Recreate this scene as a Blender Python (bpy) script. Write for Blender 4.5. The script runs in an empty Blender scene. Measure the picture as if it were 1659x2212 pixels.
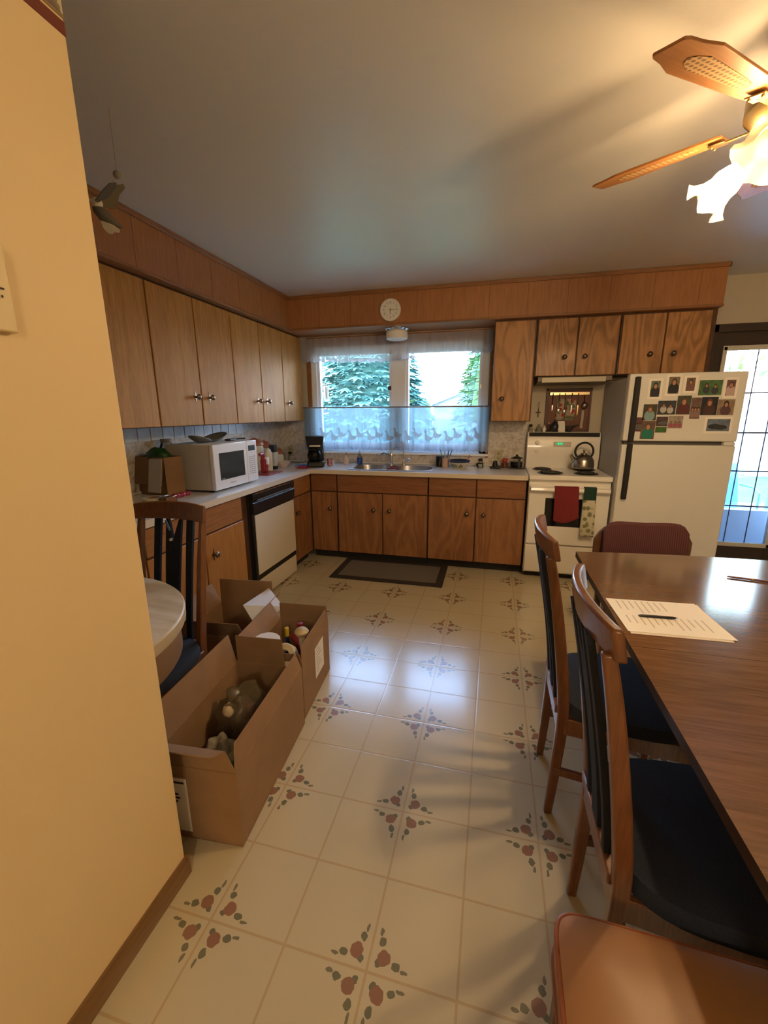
import bpy, math, random
from mathutils import Vector, Matrix, noise
R = math.radians
random.seed(4)
sc = bpy.context.scene
COL = sc.collection
# ------------------------------------------------------------------ camera
YAW, PITCH, ROLL, FPX = 0.2524, -0.2314, -0.0052, 910.43
cam_d = bpy.data.cameras.new('camera'); cam = bpy.data.objects.new('camera', cam_d); COL.objects.link(cam)
fwd = Vector((-math.sin(YAW)*math.cos(PITCH), math.cos(YAW)*math.cos(PITCH), math.sin(PITCH)))
rt = Vector((math.cos(YAW), math.sin(YAW), 0)); up = rt.cross(fwd)
r2 = rt*math.cos(ROLL)+up*math.sin(ROLL); u2 = up*math.cos(ROLL)-rt*math.sin(ROLL)
mm = Matrix((r2, u2, -fwd)).transposed().to_4x4(); mm.translation = Vector((2.349, -4.4276, 1.4491))
cam.matrix_world = mm
cam_d.sensor_fit = 'VERTICAL'; cam_d.sensor_height = 36; cam_d.sensor_width = 36
cam_d.lens = FPX/2212*36; cam_d.clip_start = 0.02; cam_d.clip_end = 300
sc.camera = cam
# ------------------------------------------------------------------ light and exposure
WORLD_STR = 11.0; SUN_STR = 8.0; LAMP_W = 46.0; SHADE_EMIT = 1.8; EXPOSURE = 0.97
LAMP_COL = (1.0, 0.69, 0.37); BULB_DIR = 0.9
sc.view_settings.view_transform = 'Standard'; sc.view_settings.look = 'None'
sc.view_settings.gamma = 1; sc.view_settings.use_curve_mapping = False
sc.view_settings.exposure = EXPOSURE
w = bpy.data.worlds.new('sky'); sc.world = w; w.use_nodes = True
nt = w.node_tree; bg = nt.nodes['Background']
tc = nt.nodes.new('ShaderNodeTexCoord'); sx = nt.nodes.new('ShaderNodeSeparateXYZ'); cr = nt.nodes.new('ShaderNodeValToRGB')
nt.links.new(tc.outputs['Generated'], sx.inputs[0]); nt.links.new(sx.outputs[2], cr.inputs[0]); nt.links.new(cr.outputs[0], bg.inputs[0])
cr.color_ramp.elements[0].color = (.95, .97, 1, 1); cr.color_ramp.elements[0].position = 0.0
cr.color_ramp.elements[1].color = (.28, .54, 1, 1); cr.color_ramp.elements[1].position = 0.7
bg.inputs[1].default_value = WORLD_STR
sd = bpy.data.lights.new('sun', 'SUN'); sd.energy = SUN_STR; sd.angle = R(1.5); sd.color = (1, .93, .80)
so = bpy.data.objects.new('sun', sd); COL.objects.link(so); so.rotation_euler = (R(52), 0, R(-62))
def portal(name, x0, x1, z0, z1, y):
    d = bpy.data.lights.new(name, 'AREA'); d.shape = 'RECTANGLE'; d.size = x1-x0; d.size_y = z1-z0
    d.cycles.is_portal = True
    o = bpy.data.objects.new(name, d); COL.objects.link(o); o.location = ((x0+x1)/2, y, (z0+z1)/2); o.rotation_euler = (R(-90), 0, 0)
portal('window_portal', .40, 2.28, 1.03, 2.13, .16)
portal('door_portal', 4.22, 4.84, .24, 1.98, .10)
def lamp(name, loc, watts, col, rad=.04):
    d = bpy.data.lights.new(name, 'POINT'); d.energy = watts; d.color = col; d.shadow_soft_size = rad
    o = bpy.data.objects.new(name, d); COL.objects.link(o); o.location = loc; return o

lamp('added_fill_light', (3.3, -6.9, 2.3), 44, (1, .80, .54), .22)  # unseen warm fill added behind the camera to brighten near wall and floor
# ------------------------------------------------------------------ materials
def newmat(name):
    m = bpy.data.materials.new(name); m.use_nodes = True; return m, m.node_tree, m.node_tree.nodes['Principled BSDF']
MC = {}
def mat(name, col, rough=.5, metal=0, emit=None, es=0, coat=0, trans=0, alpha=1, noise_amt=0, noise_sc=20, bump=0, bsc=80, ior=1.45, spec=.5):
    if name in MC: return MC[name]
    m, t, b = newmat(name)
    b.inputs['Base Color'].default_value = (*col, 1); b.inputs['Roughness'].default_value = rough
    b.inputs['Metallic'].default_value = metal; b.inputs['Coat Weight'].default_value = coat
    b.inputs['Transmission Weight'].default_value = trans; b.inputs['Alpha'].default_value = alpha; b.inputs['IOR'].default_value = ior
    b.inputs['Specular IOR Level'].default_value = spec
    if emit: b.inputs['Emission Color'].default_value = (*emit, 1); b.inputs['Emission Strength'].default_value = es
    if noise_amt or bump:
        c = t.nodes.new('ShaderNodeTexCoord')
        if noise_amt:
            n = t.nodes.new('ShaderNodeTexNoise'); n.inputs['Scale'].default_value = noise_sc; n.inputs['Detail'].default_value = 6
            t.links.new(c.outputs['Object'], n.inputs['Vector'])
            r = t.nodes.new('ShaderNodeValToRGB'); t.links.new(n.outputs[0], r.inputs[0])
            r.color_ramp.elements[0].position = .3; r.color_ramp.elements[1].position = .7
            r.color_ramp.elements[0].color = (*[v*(1-noise_amt) for v in col], 1); r.color_ramp.elements[1].color = (*[min(1, v*(1+noise_amt)) for v in col], 1)
            t.links.new(r.outputs[0], b.inputs['Base Color'])
        if bump:
            n = t.nodes.new('ShaderNodeTexNoise'); n.inputs['Scale'].default_value = bsc; n.inputs['Detail'].default_value = 4
            t.links.new(c.outputs['Object'], n.inputs['Vector'])
            bp = t.nodes.new('ShaderNodeBump'); bp.inputs['Strength'].default_value = bump; bp.inputs['Distance'].default_value = .01
            t.links.new(n.outputs[0], bp.inputs['Height']); t.links.new(bp.outputs[0], b.inputs['Normal'])
    MC[name] = m; return m
def wood(name, dark, light, axis='z', scale=1.0, rough=.42, ringy=.5, coat=.15, stretch=14, rings=22):
    """wood with grain along axis; each object gets its own piece of the figure"""
    if name in MC: return MC[name]
    m, t, b = newmat(name); N, L = t.nodes, t.links
    c = N.new('ShaderNodeTexCoord'); oi = N.new('ShaderNodeObjectInfo')
    add = N.new('ShaderNodeVectorMath'); add.operation = 'ADD'; mul = N.new('ShaderNodeMath'); mul.operation = 'MULTIPLY'; mul.inputs[1].default_value = 37
    L.new(oi.outputs['Random'], mul.inputs[0]); L.new(c.outputs['Object'], add.inputs[0]); L.new(mul.outputs[0], add.inputs[1])
    mp = N.new('ShaderNodeMapping'); s = [stretch*scale]*3; s['xyz'.index(axis)] = 1.1*scale; mp.inputs['Scale'].default_value = s
    L.new(add.outputs[0], mp.inputs[0])
    n1 = N.new('ShaderNodeTexNoise'); n1.inputs['Scale'].default_value = .55; n1.inputs['Detail'].default_value = 2; n1.inputs['Distortion'].default_value = .6; L.new(mp.outputs[0], n1.inputs['Vector'])
    k = N.new('ShaderNodeMath'); k.operation = 'MULTIPLY'; k.inputs[1].default_value = rings; L.new(n1.outputs[0], k.inputs[0])
    sn = N.new('ShaderNodeMath'); sn.operation = 'SINE'; L.new(k.outputs[0], sn.inputs[0])
    n2 = N.new('ShaderNodeTexNoise'); n2.inputs['Scale'].default_value = 7; n2.inputs['Detail'].default_value = 6; L.new(mp.outputs[0], n2.inputs['Vector'])
    a1 = N.new('ShaderNodeMath'); a1.operation = 'MULTIPLY'; a1.inputs[1].default_value = .22*ringy; L.new(sn.outputs[0], a1.inputs[0])
    a2 = N.new('ShaderNodeMath'); a2.operation = 'ADD'; L.new(a1.outputs[0], a2.inputs[0]); L.new(n2.outputs[0], a2.inputs[1])
    n3 = N.new('ShaderNodeTexNoise'); n3.inputs['Scale'].default_value = 1.3; n3.inputs['Detail'].default_value = 1; L.new(add.outputs[0], n3.inputs['Vector'])
    a3 = N.new('ShaderNodeMath'); a3.operation = 'MULTIPLY_ADD'; a3.inputs[1].default_value = .35; a3.inputs[2].default_value = -.17; L.new(n3.outputs[0], a3.inputs[0])
    a4 = N.new('ShaderNodeMath'); a4.operation = 'ADD'; L.new(a2.outputs[0], a4.inputs[0]); L.new(a3.outputs[0], a4.inputs[1])
    r = N.new('ShaderNodeValToRGB'); L.new(a4.outputs[0], r.inputs[0])
    r.color_ramp.elements[0].position = .22; r.color_ramp.elements[1].position = .78
    r.color_ramp.elements[0].color = (*dark, 1); r.color_ramp.elements[1].color = (*light, 1)
    L.new(r.outputs[0], b.inputs['Base Color'])
    b.inputs['Roughness'].default_value = rough; b.inputs['Coat Weight'].default_value = coat; b.inputs['Coat Roughness'].default_value = .15
    MC[name] = m; return m
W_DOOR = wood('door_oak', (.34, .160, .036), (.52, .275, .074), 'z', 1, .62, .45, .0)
W_DOOR.node_tree.nodes['Principled BSDF'].inputs['Specular IOR Level'].default_value = .25
W_SWIRL = wood('door_oak_swirl', (.27, .125, .042), (.46, .225, .080), 'z', 1.3, .48, 1.25, .05, 5.5, 62)
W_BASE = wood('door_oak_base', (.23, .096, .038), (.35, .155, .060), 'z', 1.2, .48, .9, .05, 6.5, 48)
W_SOFF = wood('soffit_panel', (.28, .116, .042), (.42, .185, .066), 'z', 1, .48, .10, .05)
W_TRIM = wood('trim_wood', (.20, .085, .03), (.34, .15, .055), 'y', 1, .45, .2)
W_TRIMX = wood('trim_wood_x', (.20, .085, .03), (.34, .15, .055), 'x', 1, .45, .2)
W_DARK = mat('frame_brown', (.085, .036, .016), .5, noise_amt=.2)
W_DRAW = wood('drawer_front', (.18, .068, .026), (.32, .13, .05), 'x', 1, .42, .3)
W_DRAWY = wood('drawer_front_y', (.26, .10, .030), (.42, .19, .06), 'y', 1, .42, .3)
W_CHAIR = wood('chair_wood', (.115, .042, .016), (.22, .086, .032), 'z', 1.5, .33, .15, .3)
W_TABLE = wood('table_wood', (.115, .058, .028), (.205, .105, .050), 'x', 1.3, .13, .35, .5, 16)
W_BLADE = wood('blade_oak', (.30, .12, .03), (.42, .18, .05), 'x', 1, .45, .2)
WHITE = mat('white_enamel', (.86, .83, .77), .28, coat=.3)
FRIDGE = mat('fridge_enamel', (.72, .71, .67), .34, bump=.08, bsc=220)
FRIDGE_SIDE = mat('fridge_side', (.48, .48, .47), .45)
BLACK = mat('black_plastic', (.012, .012, .013), .35)
MATTE = mat('matte_black', (.015, .014, .014), .7)
CHROME = mat('chrome', (.75, .75, .75), .16, 1)
STEEL = mat('steel', (.50, .50, .50), .28, 1)
PEWTER = mat('pewter', (.20, .16, .13), .3, 1)
BRASS = mat('antique_brass', (.36, .25, .10), .35, .9)
NAVY = mat('navy_fabric', (.012, .018, .034), .85, noise_amt=.3, noise_sc=300)
CARD = mat('cardboard', (.30, .175, .088), .8, noise_amt=.10, noise_sc=9)
CARDIN = mat('cardboard_inside', (.33, .20, .09), .85, noise_amt=.08, noise_sc=6)
PAPER = mat('paper', (.86, .82, .76), .7)
GREYTXT = mat('print_grey', (.45, .43, .40), .8)
DARKTXT = mat('print_dark', (.04, .035, .03), .8)
CERAM = mat('cream_ceramic', (.72, .66, .52), .35, noise_amt=.06)
TERRA = mat('reddish_wood_lid', (.40, .14, .06), .4)
RED = mat('red_plastic', (.30, .016, .016), .35)
REDC = mat('red_cloth', (.20, .020, .022), .85, bump=.3, bsc=200)
VINYLW = mat('window_white', (.84, .91, 1.0), .35)
def glassmat(name, col=(1, 1, 1), refl=.10, tint=1.0):
    m = bpy.data.materials.new(name); m.use_nodes = True; t = m.node_tree; t.nodes.clear()
    o = t.nodes.new('ShaderNodeOutputMaterial'); mx = t.nodes.new('ShaderNodeMixShader'); tr = t.nodes.new('ShaderNodeBsdfTransparent'); gl = t.nodes.new('ShaderNodeBsdfGlossy')
    tr.inputs[0].default_value = (*col, 1); gl.inputs['Roughness'].default_value = .03
    fr = t.nodes.new('ShaderNodeFresnel'); fr.inputs[0].default_value = 1.45
    t.links.new(fr.outputs[0], mx.inputs[0]); t.links.new(tr.outputs[0], mx.inputs[1]); t.links.new(gl.outputs[0], mx.inputs[2]); t.links.new(mx.outputs[0], o.inputs[0])
    return m
PANE = glassmat('window_glass', (.93, .97, 1)); JAR = glassmat('jar_glass', (.80, .86, .86)); SMOKE = glassmat('smoked_glass', (.22, .24, .25))
def sheer(name, col, transp):
    m = bpy.data.materials.new(name); m.use_nodes = True; t = m.node_tree; t.nodes.clear()
    o = t.nodes.new('ShaderNodeOutputMaterial'); mx = t.nodes.new('ShaderNodeMixShader'); m2 = t.nodes.new('ShaderNodeMixShader'); tr = t.nodes.new('ShaderNodeBsdfTransparent')
    df = t.nodes.new('ShaderNodeBsdfDiffuse'); tl = t.nodes.new('ShaderNodeBsdfTranslucent'); df.inputs[0].default_value = (*col, 1); tl.inputs[0].default_value = (*col, 1)
    m2.inputs[0].default_value = .5; t.links.new(df.outputs[0], m2.inputs[1]); t.links.new(tl.outputs[0], m2.inputs[2])
    mx.inputs[0].default_value = transp; t.links.new(m2.outputs[0], mx.inputs[1]); t.links.new(tr.outputs[0], mx.inputs[2]); t.links.new(mx.outputs[0], o.inputs[0])
    return m
SHEER = sheer('sheer_voile', (.34, .50, .60), .28); SHEERV = sheer('sheer_valance', (.70, .72, .76), .45); LACE = sheer('lace_band', (.52, .54, .60), .28); GOOSE = sheer('goose_applique', (.42, .46, .50), .04)
FROST = mat('frosted_drum', (.80, .78, .75), .4, emit=(1, .97, .94), es=.0)

# ------------------------------------------------------------------ mesh builder
class M:
    def __init__(s): s.v = []; s.f = []; s.m = []
    def add(s, vs, fs, m=0):
        k = len(s.v); s.v += [tuple(v) for v in vs]
        for f in fs: s.f.append([i+k for i in f]); s.m.append(m)
        return s
    def box(s, x0, x1, y0, y1, z0, z1, m=0, mx=None):
        if x0 > x1: x0, x1 = x1, x0
        if y0 > y1: y0, y1 = y1, y0
        if z0 > z1: z0, z1 = z1, z0
        vs = [Vector((x, y, z)) for z in (z0, z1) for y in (y0, y1) for x in (x0, x1)]
        if mx: vs = [mx @ v for v in vs]
        return s.add(vs, [(0, 2, 3, 1), (4, 5, 7, 6), (0, 1, 5, 4), (2, 6, 7, 3), (0, 4, 6, 2), (1, 3, 7, 5)], m)
    def lathe(s, prof, c=(0, 0, 0), n=24, m=0, mx=None, sx=1, sy=1, caps=True):
        vs = []; fs = []
        for (r, z) in prof:
            for i in range(n):
                a = 2*math.pi*i/n; p = Vector((r*math.cos(a)*sx, r*math.sin(a)*sy, z))
                if mx: p = mx @ p
                vs.append(p+Vector(c))
        k = len(prof)
        for j in range(k-1):
            for i in range(n): fs.append((j*n+i, j*n+(i+1) % n, (j+1)*n+(i+1) % n, (j+1)*n+i))
        if caps:
            if prof[0][0] > 1e-5: fs.append(tuple(range(n))[::-1])
            if prof[-1][0] > 1e-5: fs.append(tuple((k-1)*n+i for i in range(n)))
        return s.add(vs, fs, m)
    def cyl(s, p0, p1, r0, r1=None, n=16, m=0): return s.tube([p0, p1], [r0, r0 if r1 is None else r1], n, m)
    def tube(s, pts, r, n=10, m=0, flat=1.0, close=False):
        pts = [Vector(p) for p in pts]; k = len(pts); rs = r if isinstance(r, (list, tuple)) else [r]*k
        vs = []; prev = None
        for i, p in enumerate(pts):
            if close: d = (pts[(i+1) % k]-pts[i-1]).normalized()
            else: d = ((pts[min(i+1, k-1)]-pts[max(i-1, 0)])).normalized()
            if prev is None:
                a = Vector((0, 0, 1)) if abs(d.z) < .9 else Vector((1, 0, 0)); u = d.cross(a).normalized()
            else: u = (prev-d*prev.dot(d)).normalized()
            prev = u; q = d.cross(u)
            for j in range(n):
                a = 2*math.pi*j/n; vs.append(p+(u*math.cos(a)+q*math.sin(a)*flat)*rs[i])
        fs = [(i*n+j, i*n+(j+1) % n, (i+1)*n+(j+1) % n, (i+1)*n+j) for i in range(k-1) for j in range(n)]
        if close: fs += [((k-1)*n+j, (k-1)*n+(j+1) % n, (j+1) % n, j) for j in range(n)]
        else: fs += [tuple(range(n))[::-1], tuple((k-1)*n+j for j in range(n))]
        return s.add(vs, fs, m)
    def rects(s, secs, m=0, cap=True):
        """loft through rectangular sections given as lists of equal numbers of points"""
        n = len(secs[0]); vs = [p for sec in secs for p in sec]
        fs = [(i*n+j, i*n+(j+1) % n, (i+1)*n+(j+1) % n, (i+1)*n+j) for i in range(len(secs)-1) for j in range(n)]
        if cap: fs += [tuple(range(n))[::-1], tuple((len(secs)-1)*n+j for j in range(n))]
        return s.add(vs, fs, m)
    def slab(s, pts, t, m=0, mt=None):
        """flat or bent polygon with thickness t"""
        pts = [Vector(p) for p in pts]; nrm = Vector((0, 0, 0))
        for i in range(len(pts)): nrm += pts[i].cross(pts[(i+1) % len(pts)])
        nrm.normalize(); k = len(pts); vs = [p for p in pts]+[p-nrm*t for p in pts]
        s.add(vs, [tuple(range(k))], m); s.add(vs, [tuple(range(k, 2*k))[::-1]]+[(i, i+k, (i+1) % k+k, (i+1) % k) for i in range(k)], m if mt is None else mt)
        return s
    def grid(s, fn, nu, nv, m=0):
        vs = [fn(i/nu, j/nv) for j in range(nv+1) for i in range(nu+1)]
        return s.add(vs, [(j*(nu+1)+i, j*(nu+1)+i+1, (j+1)*(nu+1)+i+1, (j+1)*(nu+1)+i) for j in range(nv) for i in range(nu)], m)
    def sphere(s, c, r, n=16, m=0, sc=(1, 1, 1)):
        k = n//2; prof = [(math.sin(math.pi*i/k)*r+(1e-6 if i in (0, k) else 0), -math.cos(math.pi*i/k)*r*sc[2]) for i in range(k+1)]
        return s.lathe(prof, c, n, m, sx=sc[0], sy=sc[1], caps=False)
    def tf(s, mx):
        s.v = [tuple(mx @ Vector(v)) for v in s.v]; return s
    def build(s, name, mats, parent=None, bevel=0, local=False, smooth=True, thick=0, ang=40, seg=2, subd=0):
        me = bpy.data.meshes.new(name); off = Vector((0, 0, 0))
        if parent is not None and not local:
            p = parent
            while p: off += p.location; p = p.parent
        me.from_pydata([tuple(Vector(v)-off) for v in s.v], [], s.f)
        if not isinstance(mats, (list, tuple)): mats = [mats]
        for m in mats: me.materials.append(m)
        me.polygons.foreach_set('material_index', s.m)
        import bmesh
        b = bmesh.new(); b.from_mesh(me); bmesh.ops.remove_doubles(b, verts=b.verts, dist=1e-6); 
        if not thick: bmesh.ops.recalc_face_normals(b, faces=b.faces)
        b.to_mesh(me); b.free()
        if smooth:
            me.polygons.foreach_set('use_smooth', [True]*len(me.polygons)); me.set_sharp_from_angle(angle=R(ang))
        o = bpy.data.objects.new(name, me); COL.objects.link(o)
        if parent: o.parent = parent
        if thick: md = o.modifiers.new('t', 'SOLIDIFY'); md.thickness = thick; md.offset = 0
        if bevel: md = o.modifiers.new('b', 'BEVEL'); md.width = bevel; md.segments = seg; md.limit_method = 'ANGLE'; md.angle_limit = R(35)
        if subd: md = o.modifiers.new('s', 'SUBSURF'); md.levels = subd; md.render_levels = subd
        return o
def B(*a, **k): return M().box(*a, **k)
def thing(name, label, cat, loc=(0, 0, 0), rz=0, group=None):
    o = bpy.data.objects.new(name, None); COL.objects.link(o); o.location = loc; o.rotation_euler = (0, 0, rz); o.empty_display_size = .05
    o['label'] = label; o['category'] = cat
    if group: o['group'] = group
    return o
def tag(o, label, cat, group=None, kind=None):
    o['label'] = label; o['category'] = cat
    if group: o['group'] = group
    if kind: o['kind'] = kind
    return o
def struct(o): o['kind'] = 'structure'; return o
def dup(root, loc=None, rz=None, label=None):
    def cp(o, par):
        c = o.copy(); COL.objects.link(c)
        if par: c.parent = par
        for ch in [x for x in o.children]: cp(ch, c)
        return c
    c = cp(root, None)
    if loc is not None: c.location = loc
    if rz is not None: c.rotation_euler = (0, 0, rz)
    if label: c['label'] = label
    return c

def text(name, body, loc, rot, size, m, parent, ext=.0003):
    c = bpy.data.curves.new(name, 'FONT'); c.body = body; c.size = size; c.extrude = ext; c.align_x = 'CENTER'; c.align_y = 'CENTER'; c.materials.append(m)
    q = bpy.data.objects.new('q', c); COL.objects.link(q); bpy.context.view_layer.update(); me = bpy.data.meshes.new_from_object(q.evaluated_get(bpy.context.evaluated_depsgraph_get())); me.name = name
    bpy.data.objects.remove(q); bpy.data.curves.remove(c)
    o = bpy.data.objects.new(name, me); COL.objects.link(o); o.parent = parent; off = Vector((0, 0, 0)); p = parent
    while p: off += p.location; p = p.parent
    o.location = Vector(loc)-off; o.rotation_euler = rot; return o
# ------------------------------------------------------------------ room shell
CE = 2.539
def floor_material():
    m, t, b = newmat('vinyl_floor'); N, L = t.nodes, t.links
    def mth(op, a, bb=None, c=None):
        n = N.new('ShaderNodeMath'); n.operation = op
        for i, v in enumerate((a, bb, c)):
            if v is None: continue
            if isinstance(v, (int, float)): n.inputs[i].default_value = v
            else: L.new(v, n.inputs[i])
        return n.outputs[0]
    geo = N.new('ShaderNodeNewGeometry'); nz = N.new('ShaderNodeTexNoise'); nz.inputs['Scale'].default_value = 60; nz.inputs['Detail'].default_value = 3
    L.new(geo.outputs['Position'], nz.inputs['Vector'])
    sp = N.new('ShaderNodeSeparateXYZ'); L.new(geo.outputs['Position'], sp.inputs[0])
    wob = N.new('ShaderNodeSeparateColor'); L.new(nz.outputs['Color'], wob.inputs[0])
    P = .4776
    def fold(out, o0, w):
        a = mth('ADD', mth('SUBTRACT', out, o0-P*50), mth('MULTIPLY', mth('SUBTRACT', w, .5), .012))
        return mth('ABSOLUTE', mth('SUBTRACT', mth('MODULO', mth('ADD', a, P/2), P), P/2))
    u = fold(sp.outputs[0], 2.094, wob.outputs[0]); v = fold(sp.outputs[1], -3.6548, wob.outputs[1])
    def ell(x, y, cx, cy, rx, ry):
        dx = mth('DIVIDE', mth('SUBTRACT', x, cx), rx); dy = mth('DIVIDE', mth('SUBTRACT', y, cy), ry)
        d = mth('ADD', mth('MULTIPLY', dx, dx), mth('MULTIPLY', dy, dy))
        return mth('LESS_THAN', d, 1)
    a = mth('MAXIMUM', u, v); bb = mth('MINIMUM', u, v)
    flower = ell(u, v, .039, .039, .0185, .0185)
    g1 = ell(a, bb, .074, .028, .012, .0095); g2 = ell(a, bb, .097, .020, .011, .0045); g3 = ell(u, v, .024, .024, .009, .009)
    def mixc(f, c1, c2):
        n = N.new('ShaderNodeMix'); n.data_type = 'RGBA'; L.new(f, n.inputs[0]) if not isinstance(f, float) else None
        if isinstance(c1, tuple): n.inputs[6].default_value = (*c1, 1)
        else: L.new(c1, n.inputs[6])
        n.inputs[7].default_value = (*c2, 1); return n.outputs[2]
    big = N.new('ShaderNodeTexNoise'); big.inputs['Scale'].default_value = 5; L.new(geo.outputs['Position'], big.inputs['Vector'])
    base = mixc(mth('MULTIPLY', big.outputs[0], .5), (.56, .49, .335), (.50, .43, .29))
    h = P/2
    def grout(out, o0):
        q = mth('ABSOLUTE', mth('SUBTRACT', mth('MODULO', mth('ADD', mth('SUBTRACT', out, o0-P*50), h/2), h), h/2))
        return mth('LESS_THAN', q, .0035), q
    gx, qx = grout(sp.outputs[0], 2.094); gy, qy = grout(sp.outputs[1], -3.6548)
    gg = mth('MULTIPLY', mth('MAXIMUM', gx, gy), .8)
    c = mixc(gg, base, (.46, .34, .20))
    c = mixc(g1, c, (.17, .165, .11)); c = mixc(g2, c, (.20, .18, .12)); c = mixc(g3, c, (.17, .165, .11)); c = mixc(flower, c, (.28, .15, .10))
    L.new(c, b.inputs['Base Color']); b.inputs['Roughness'].default_value = .22; b.inputs['Coat Weight'].default_value = .25; b.inputs['Coat Roughness'].default_value = .12
    bp = N.new('ShaderNodeBump'); bp.inputs['Strength'].default_value = .25; bp.inputs['Distance'].default_value = .004
    n2 = N.new('ShaderNodeTexNoise'); n2.inputs['Scale'].default_value = 26; n2.inputs['Detail'].default_value = 2; L.new(geo.outputs['Position'], n2.inputs['Vector'])
    hh = mth('ADD', mth('MULTIPLY', n2.outputs[0], .25), mth('MULTIPLY', mth('MINIMUM', mth('MINIMUM', qx, qy), .006), 60))
    L.new(hh, bp.inputs['Height']); L.new(bp.outputs[0], b.inputs['Normal'])
    return m
FLOORM = floor_material()
CEILM = mat('ceiling_paint', (.70, .68, .64), .42, bump=.03, bsc=60, spec=.6)
WALLM = mat('wall_cream', (.78, .60, .33), .7, bump=.04, bsc=90)
WALLB = mat('wall_cream_back', (.56, .50, .40), .7)
struct(B(-.2, 7.2, -8.2, .15, -.1, 0).build('floor', FLOORM))
struct(B(-.2, 7.2, -8.2, .15, CE, CE+.1).build('ceiling', CEILM))
wb = M()
for a in ((-.12, .40, 0, CE), (.40, 2.28, 0, 1.035), (.40, 2.28, 2.13, CE), (2.28, 4.15, 0, CE), (4.15, 4.90, 2.13, CE), (4.90, 7.2, 0, CE)):
    wb.box(a[0], a[1], 0, .15, a[2], a[3])
struct(wb.build('wall_back', WALLB, smooth=False))
struct(B(-.12, 0, -8.2, 0, 0, CE).build('wall_left', WALLB))
struct(B(7.1, 7.2, -8.2, 0, 0, CE).build('wall_right', WALLM))
struct(B(0, 7.1, -8.2, -8.1, 0, CE).build('wall_front', WALLM))
# the partition the camera looks past
NW = (1.375, 1.46)
struct(B(NW[0], NW[1], -8.1, -3.56, 0, CE).build('wall_partition', WALLM, bevel=.004))
BASEW = wood('baseboard_wood', (.16, .080, .026), (.24, .125, .042), 'y', 1, .4, .2)
bb_ = M(); prof = [(0, 0), (.012, 0), (.012, .055), (.006, .07), (0, .072)]
bb_.rects([[Vector((NW[1]+p[0], y, p[1])) for p in prof] for y in (-8.1, -3.562)])
bb_.box(NW[0]+.001, NW[1]+.012, -3.562, -3.552, 0, .07)
struct(bb_.build('baseboard_left', BASEW, bevel=.001))
# wallpaper border near the top of the partition
def border_mat():
    m, t, b = newmat('wallpaper_border'); N, L = t.nodes, t.links
    c = N.new('ShaderNodeTexCoord'); n = N.new('ShaderNodeTexNoise'); n.inputs['Scale'].default_value = 16; n.inputs['Detail'].default_value = 3
    L.new(c.outputs['Object'], n.inputs[0]); r = N.new('ShaderNodeValToRGB'); L.new(n.outputs[0], r.inputs[0]); r.color_ramp.interpolation = 'CONSTANT'
    e = r.color_ramp.elements; e[0].color = (.62, .50, .33, 1); e[1].position = .60; e[1].color = (.22, .22, .10, 1)
    q = e.new(.66); q.color = (.20, .13, .13, 1)
    L.new(r.outputs[0], b.inputs['Base Color']); b.inputs['Roughness'].default_value = .7; return m
bo = M(); bo.box(NW[1], NW[1]+.0015, -8.1, -3.562, 2.235, CE, 0); bo.box(NW[1], NW[1]+.002, -8.1, -3.562, 2.198, 2.222, 1); bo.box(NW[1], NW[1]+.0018, -8.1, -3.562, 2.228, 2.234, 2)
struct(bo.build('trim_1', [border_mat(), mat('border_maroon', (.16, .035, .02), .6), mat('border_olive', (.28, .20, .10), .6)], smooth=False))

# backsplash
def splash_mat():
    m, t, b = newmat('backsplash_panel'); N, L = t.nodes, t.links
    c = N.new('ShaderNodeNewGeometry'); n = N.new('ShaderNodeTexNoise'); n.inputs['Scale'].default_value = 22; n.inputs['Detail'].default_value = 8; n.inputs['Roughness'].default_value = .65; n.inputs['Distortion'].default_value = 1.2
    L.new(c.outputs['Position'], n.inputs['Vector']); r = N.new('ShaderNodeValToRGB'); L.new(n.outputs[0], r.inputs[0])
    e = r.color_ramp.elements; e[0].position = .34; e[0].color = (.40, .33, .29, 1); e[1].position = .55; e[1].color = (.66, .62, .56, 1)
    L.new(r.outputs[0], b.inputs['Base Color']); b.inputs['Roughness'].default_value = .3
    bp = N.new('ShaderNodeBump'); bp.inputs['Strength'].default_value = .3; bp.inputs['Distance'].default_value = .004; L.new(n.outputs[0], bp.inputs['Height']); L.new(bp.outputs[0], b.inputs['Normal'])
    return m
SPL = splash_mat()
sp_ = M(); sp_.box(.001, .006, -3.3, -.001, .915, 1.37)
for (x0, x1, z1) in ((.006, .40, 1.37), (.40, 2.28, 1.03), (2.28, 2.66, 1.37)): sp_.box(x0, x1, -.006, -.001, .915, z1)
struct(sp_.build('trim_2', SPL, smooth=False))
tl = M()
for k in range(0, 21):                        # embossed tile row just under the wall cabinets
    y0 = -3.3+k*.125
    for zz in (1.175, 1.288):
        tl.box(.0061, .0105, y0, y0+.121, zz if zz > 1.2 else 1.262, 1.372 if zz > 1.2 else 1.284) if zz > 1.2 else None
tl2 = M()
for k in range(0, 22):
    y0 = -3.3+k*.115; tl2.box(.0061, .0115, y0, y0+.111, 1.262, 1.368)
struct(tl2.build('trim_3', mat('blue_white_tile', (.66, .69, .70), .25, coat=.2, noise_amt=.10, noise_sc=12, bump=.15, bsc=16), bevel=.003))
ct = M(); ct.box(.007, .02, -2.95, -.02, .915, .93); ct.box(.02, 2.655, -.02, -.007, .915, .93)
struct(ct.build('trim_4', mat('counter_white', (.74, .73, .72), .3), bevel=.002))

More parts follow.
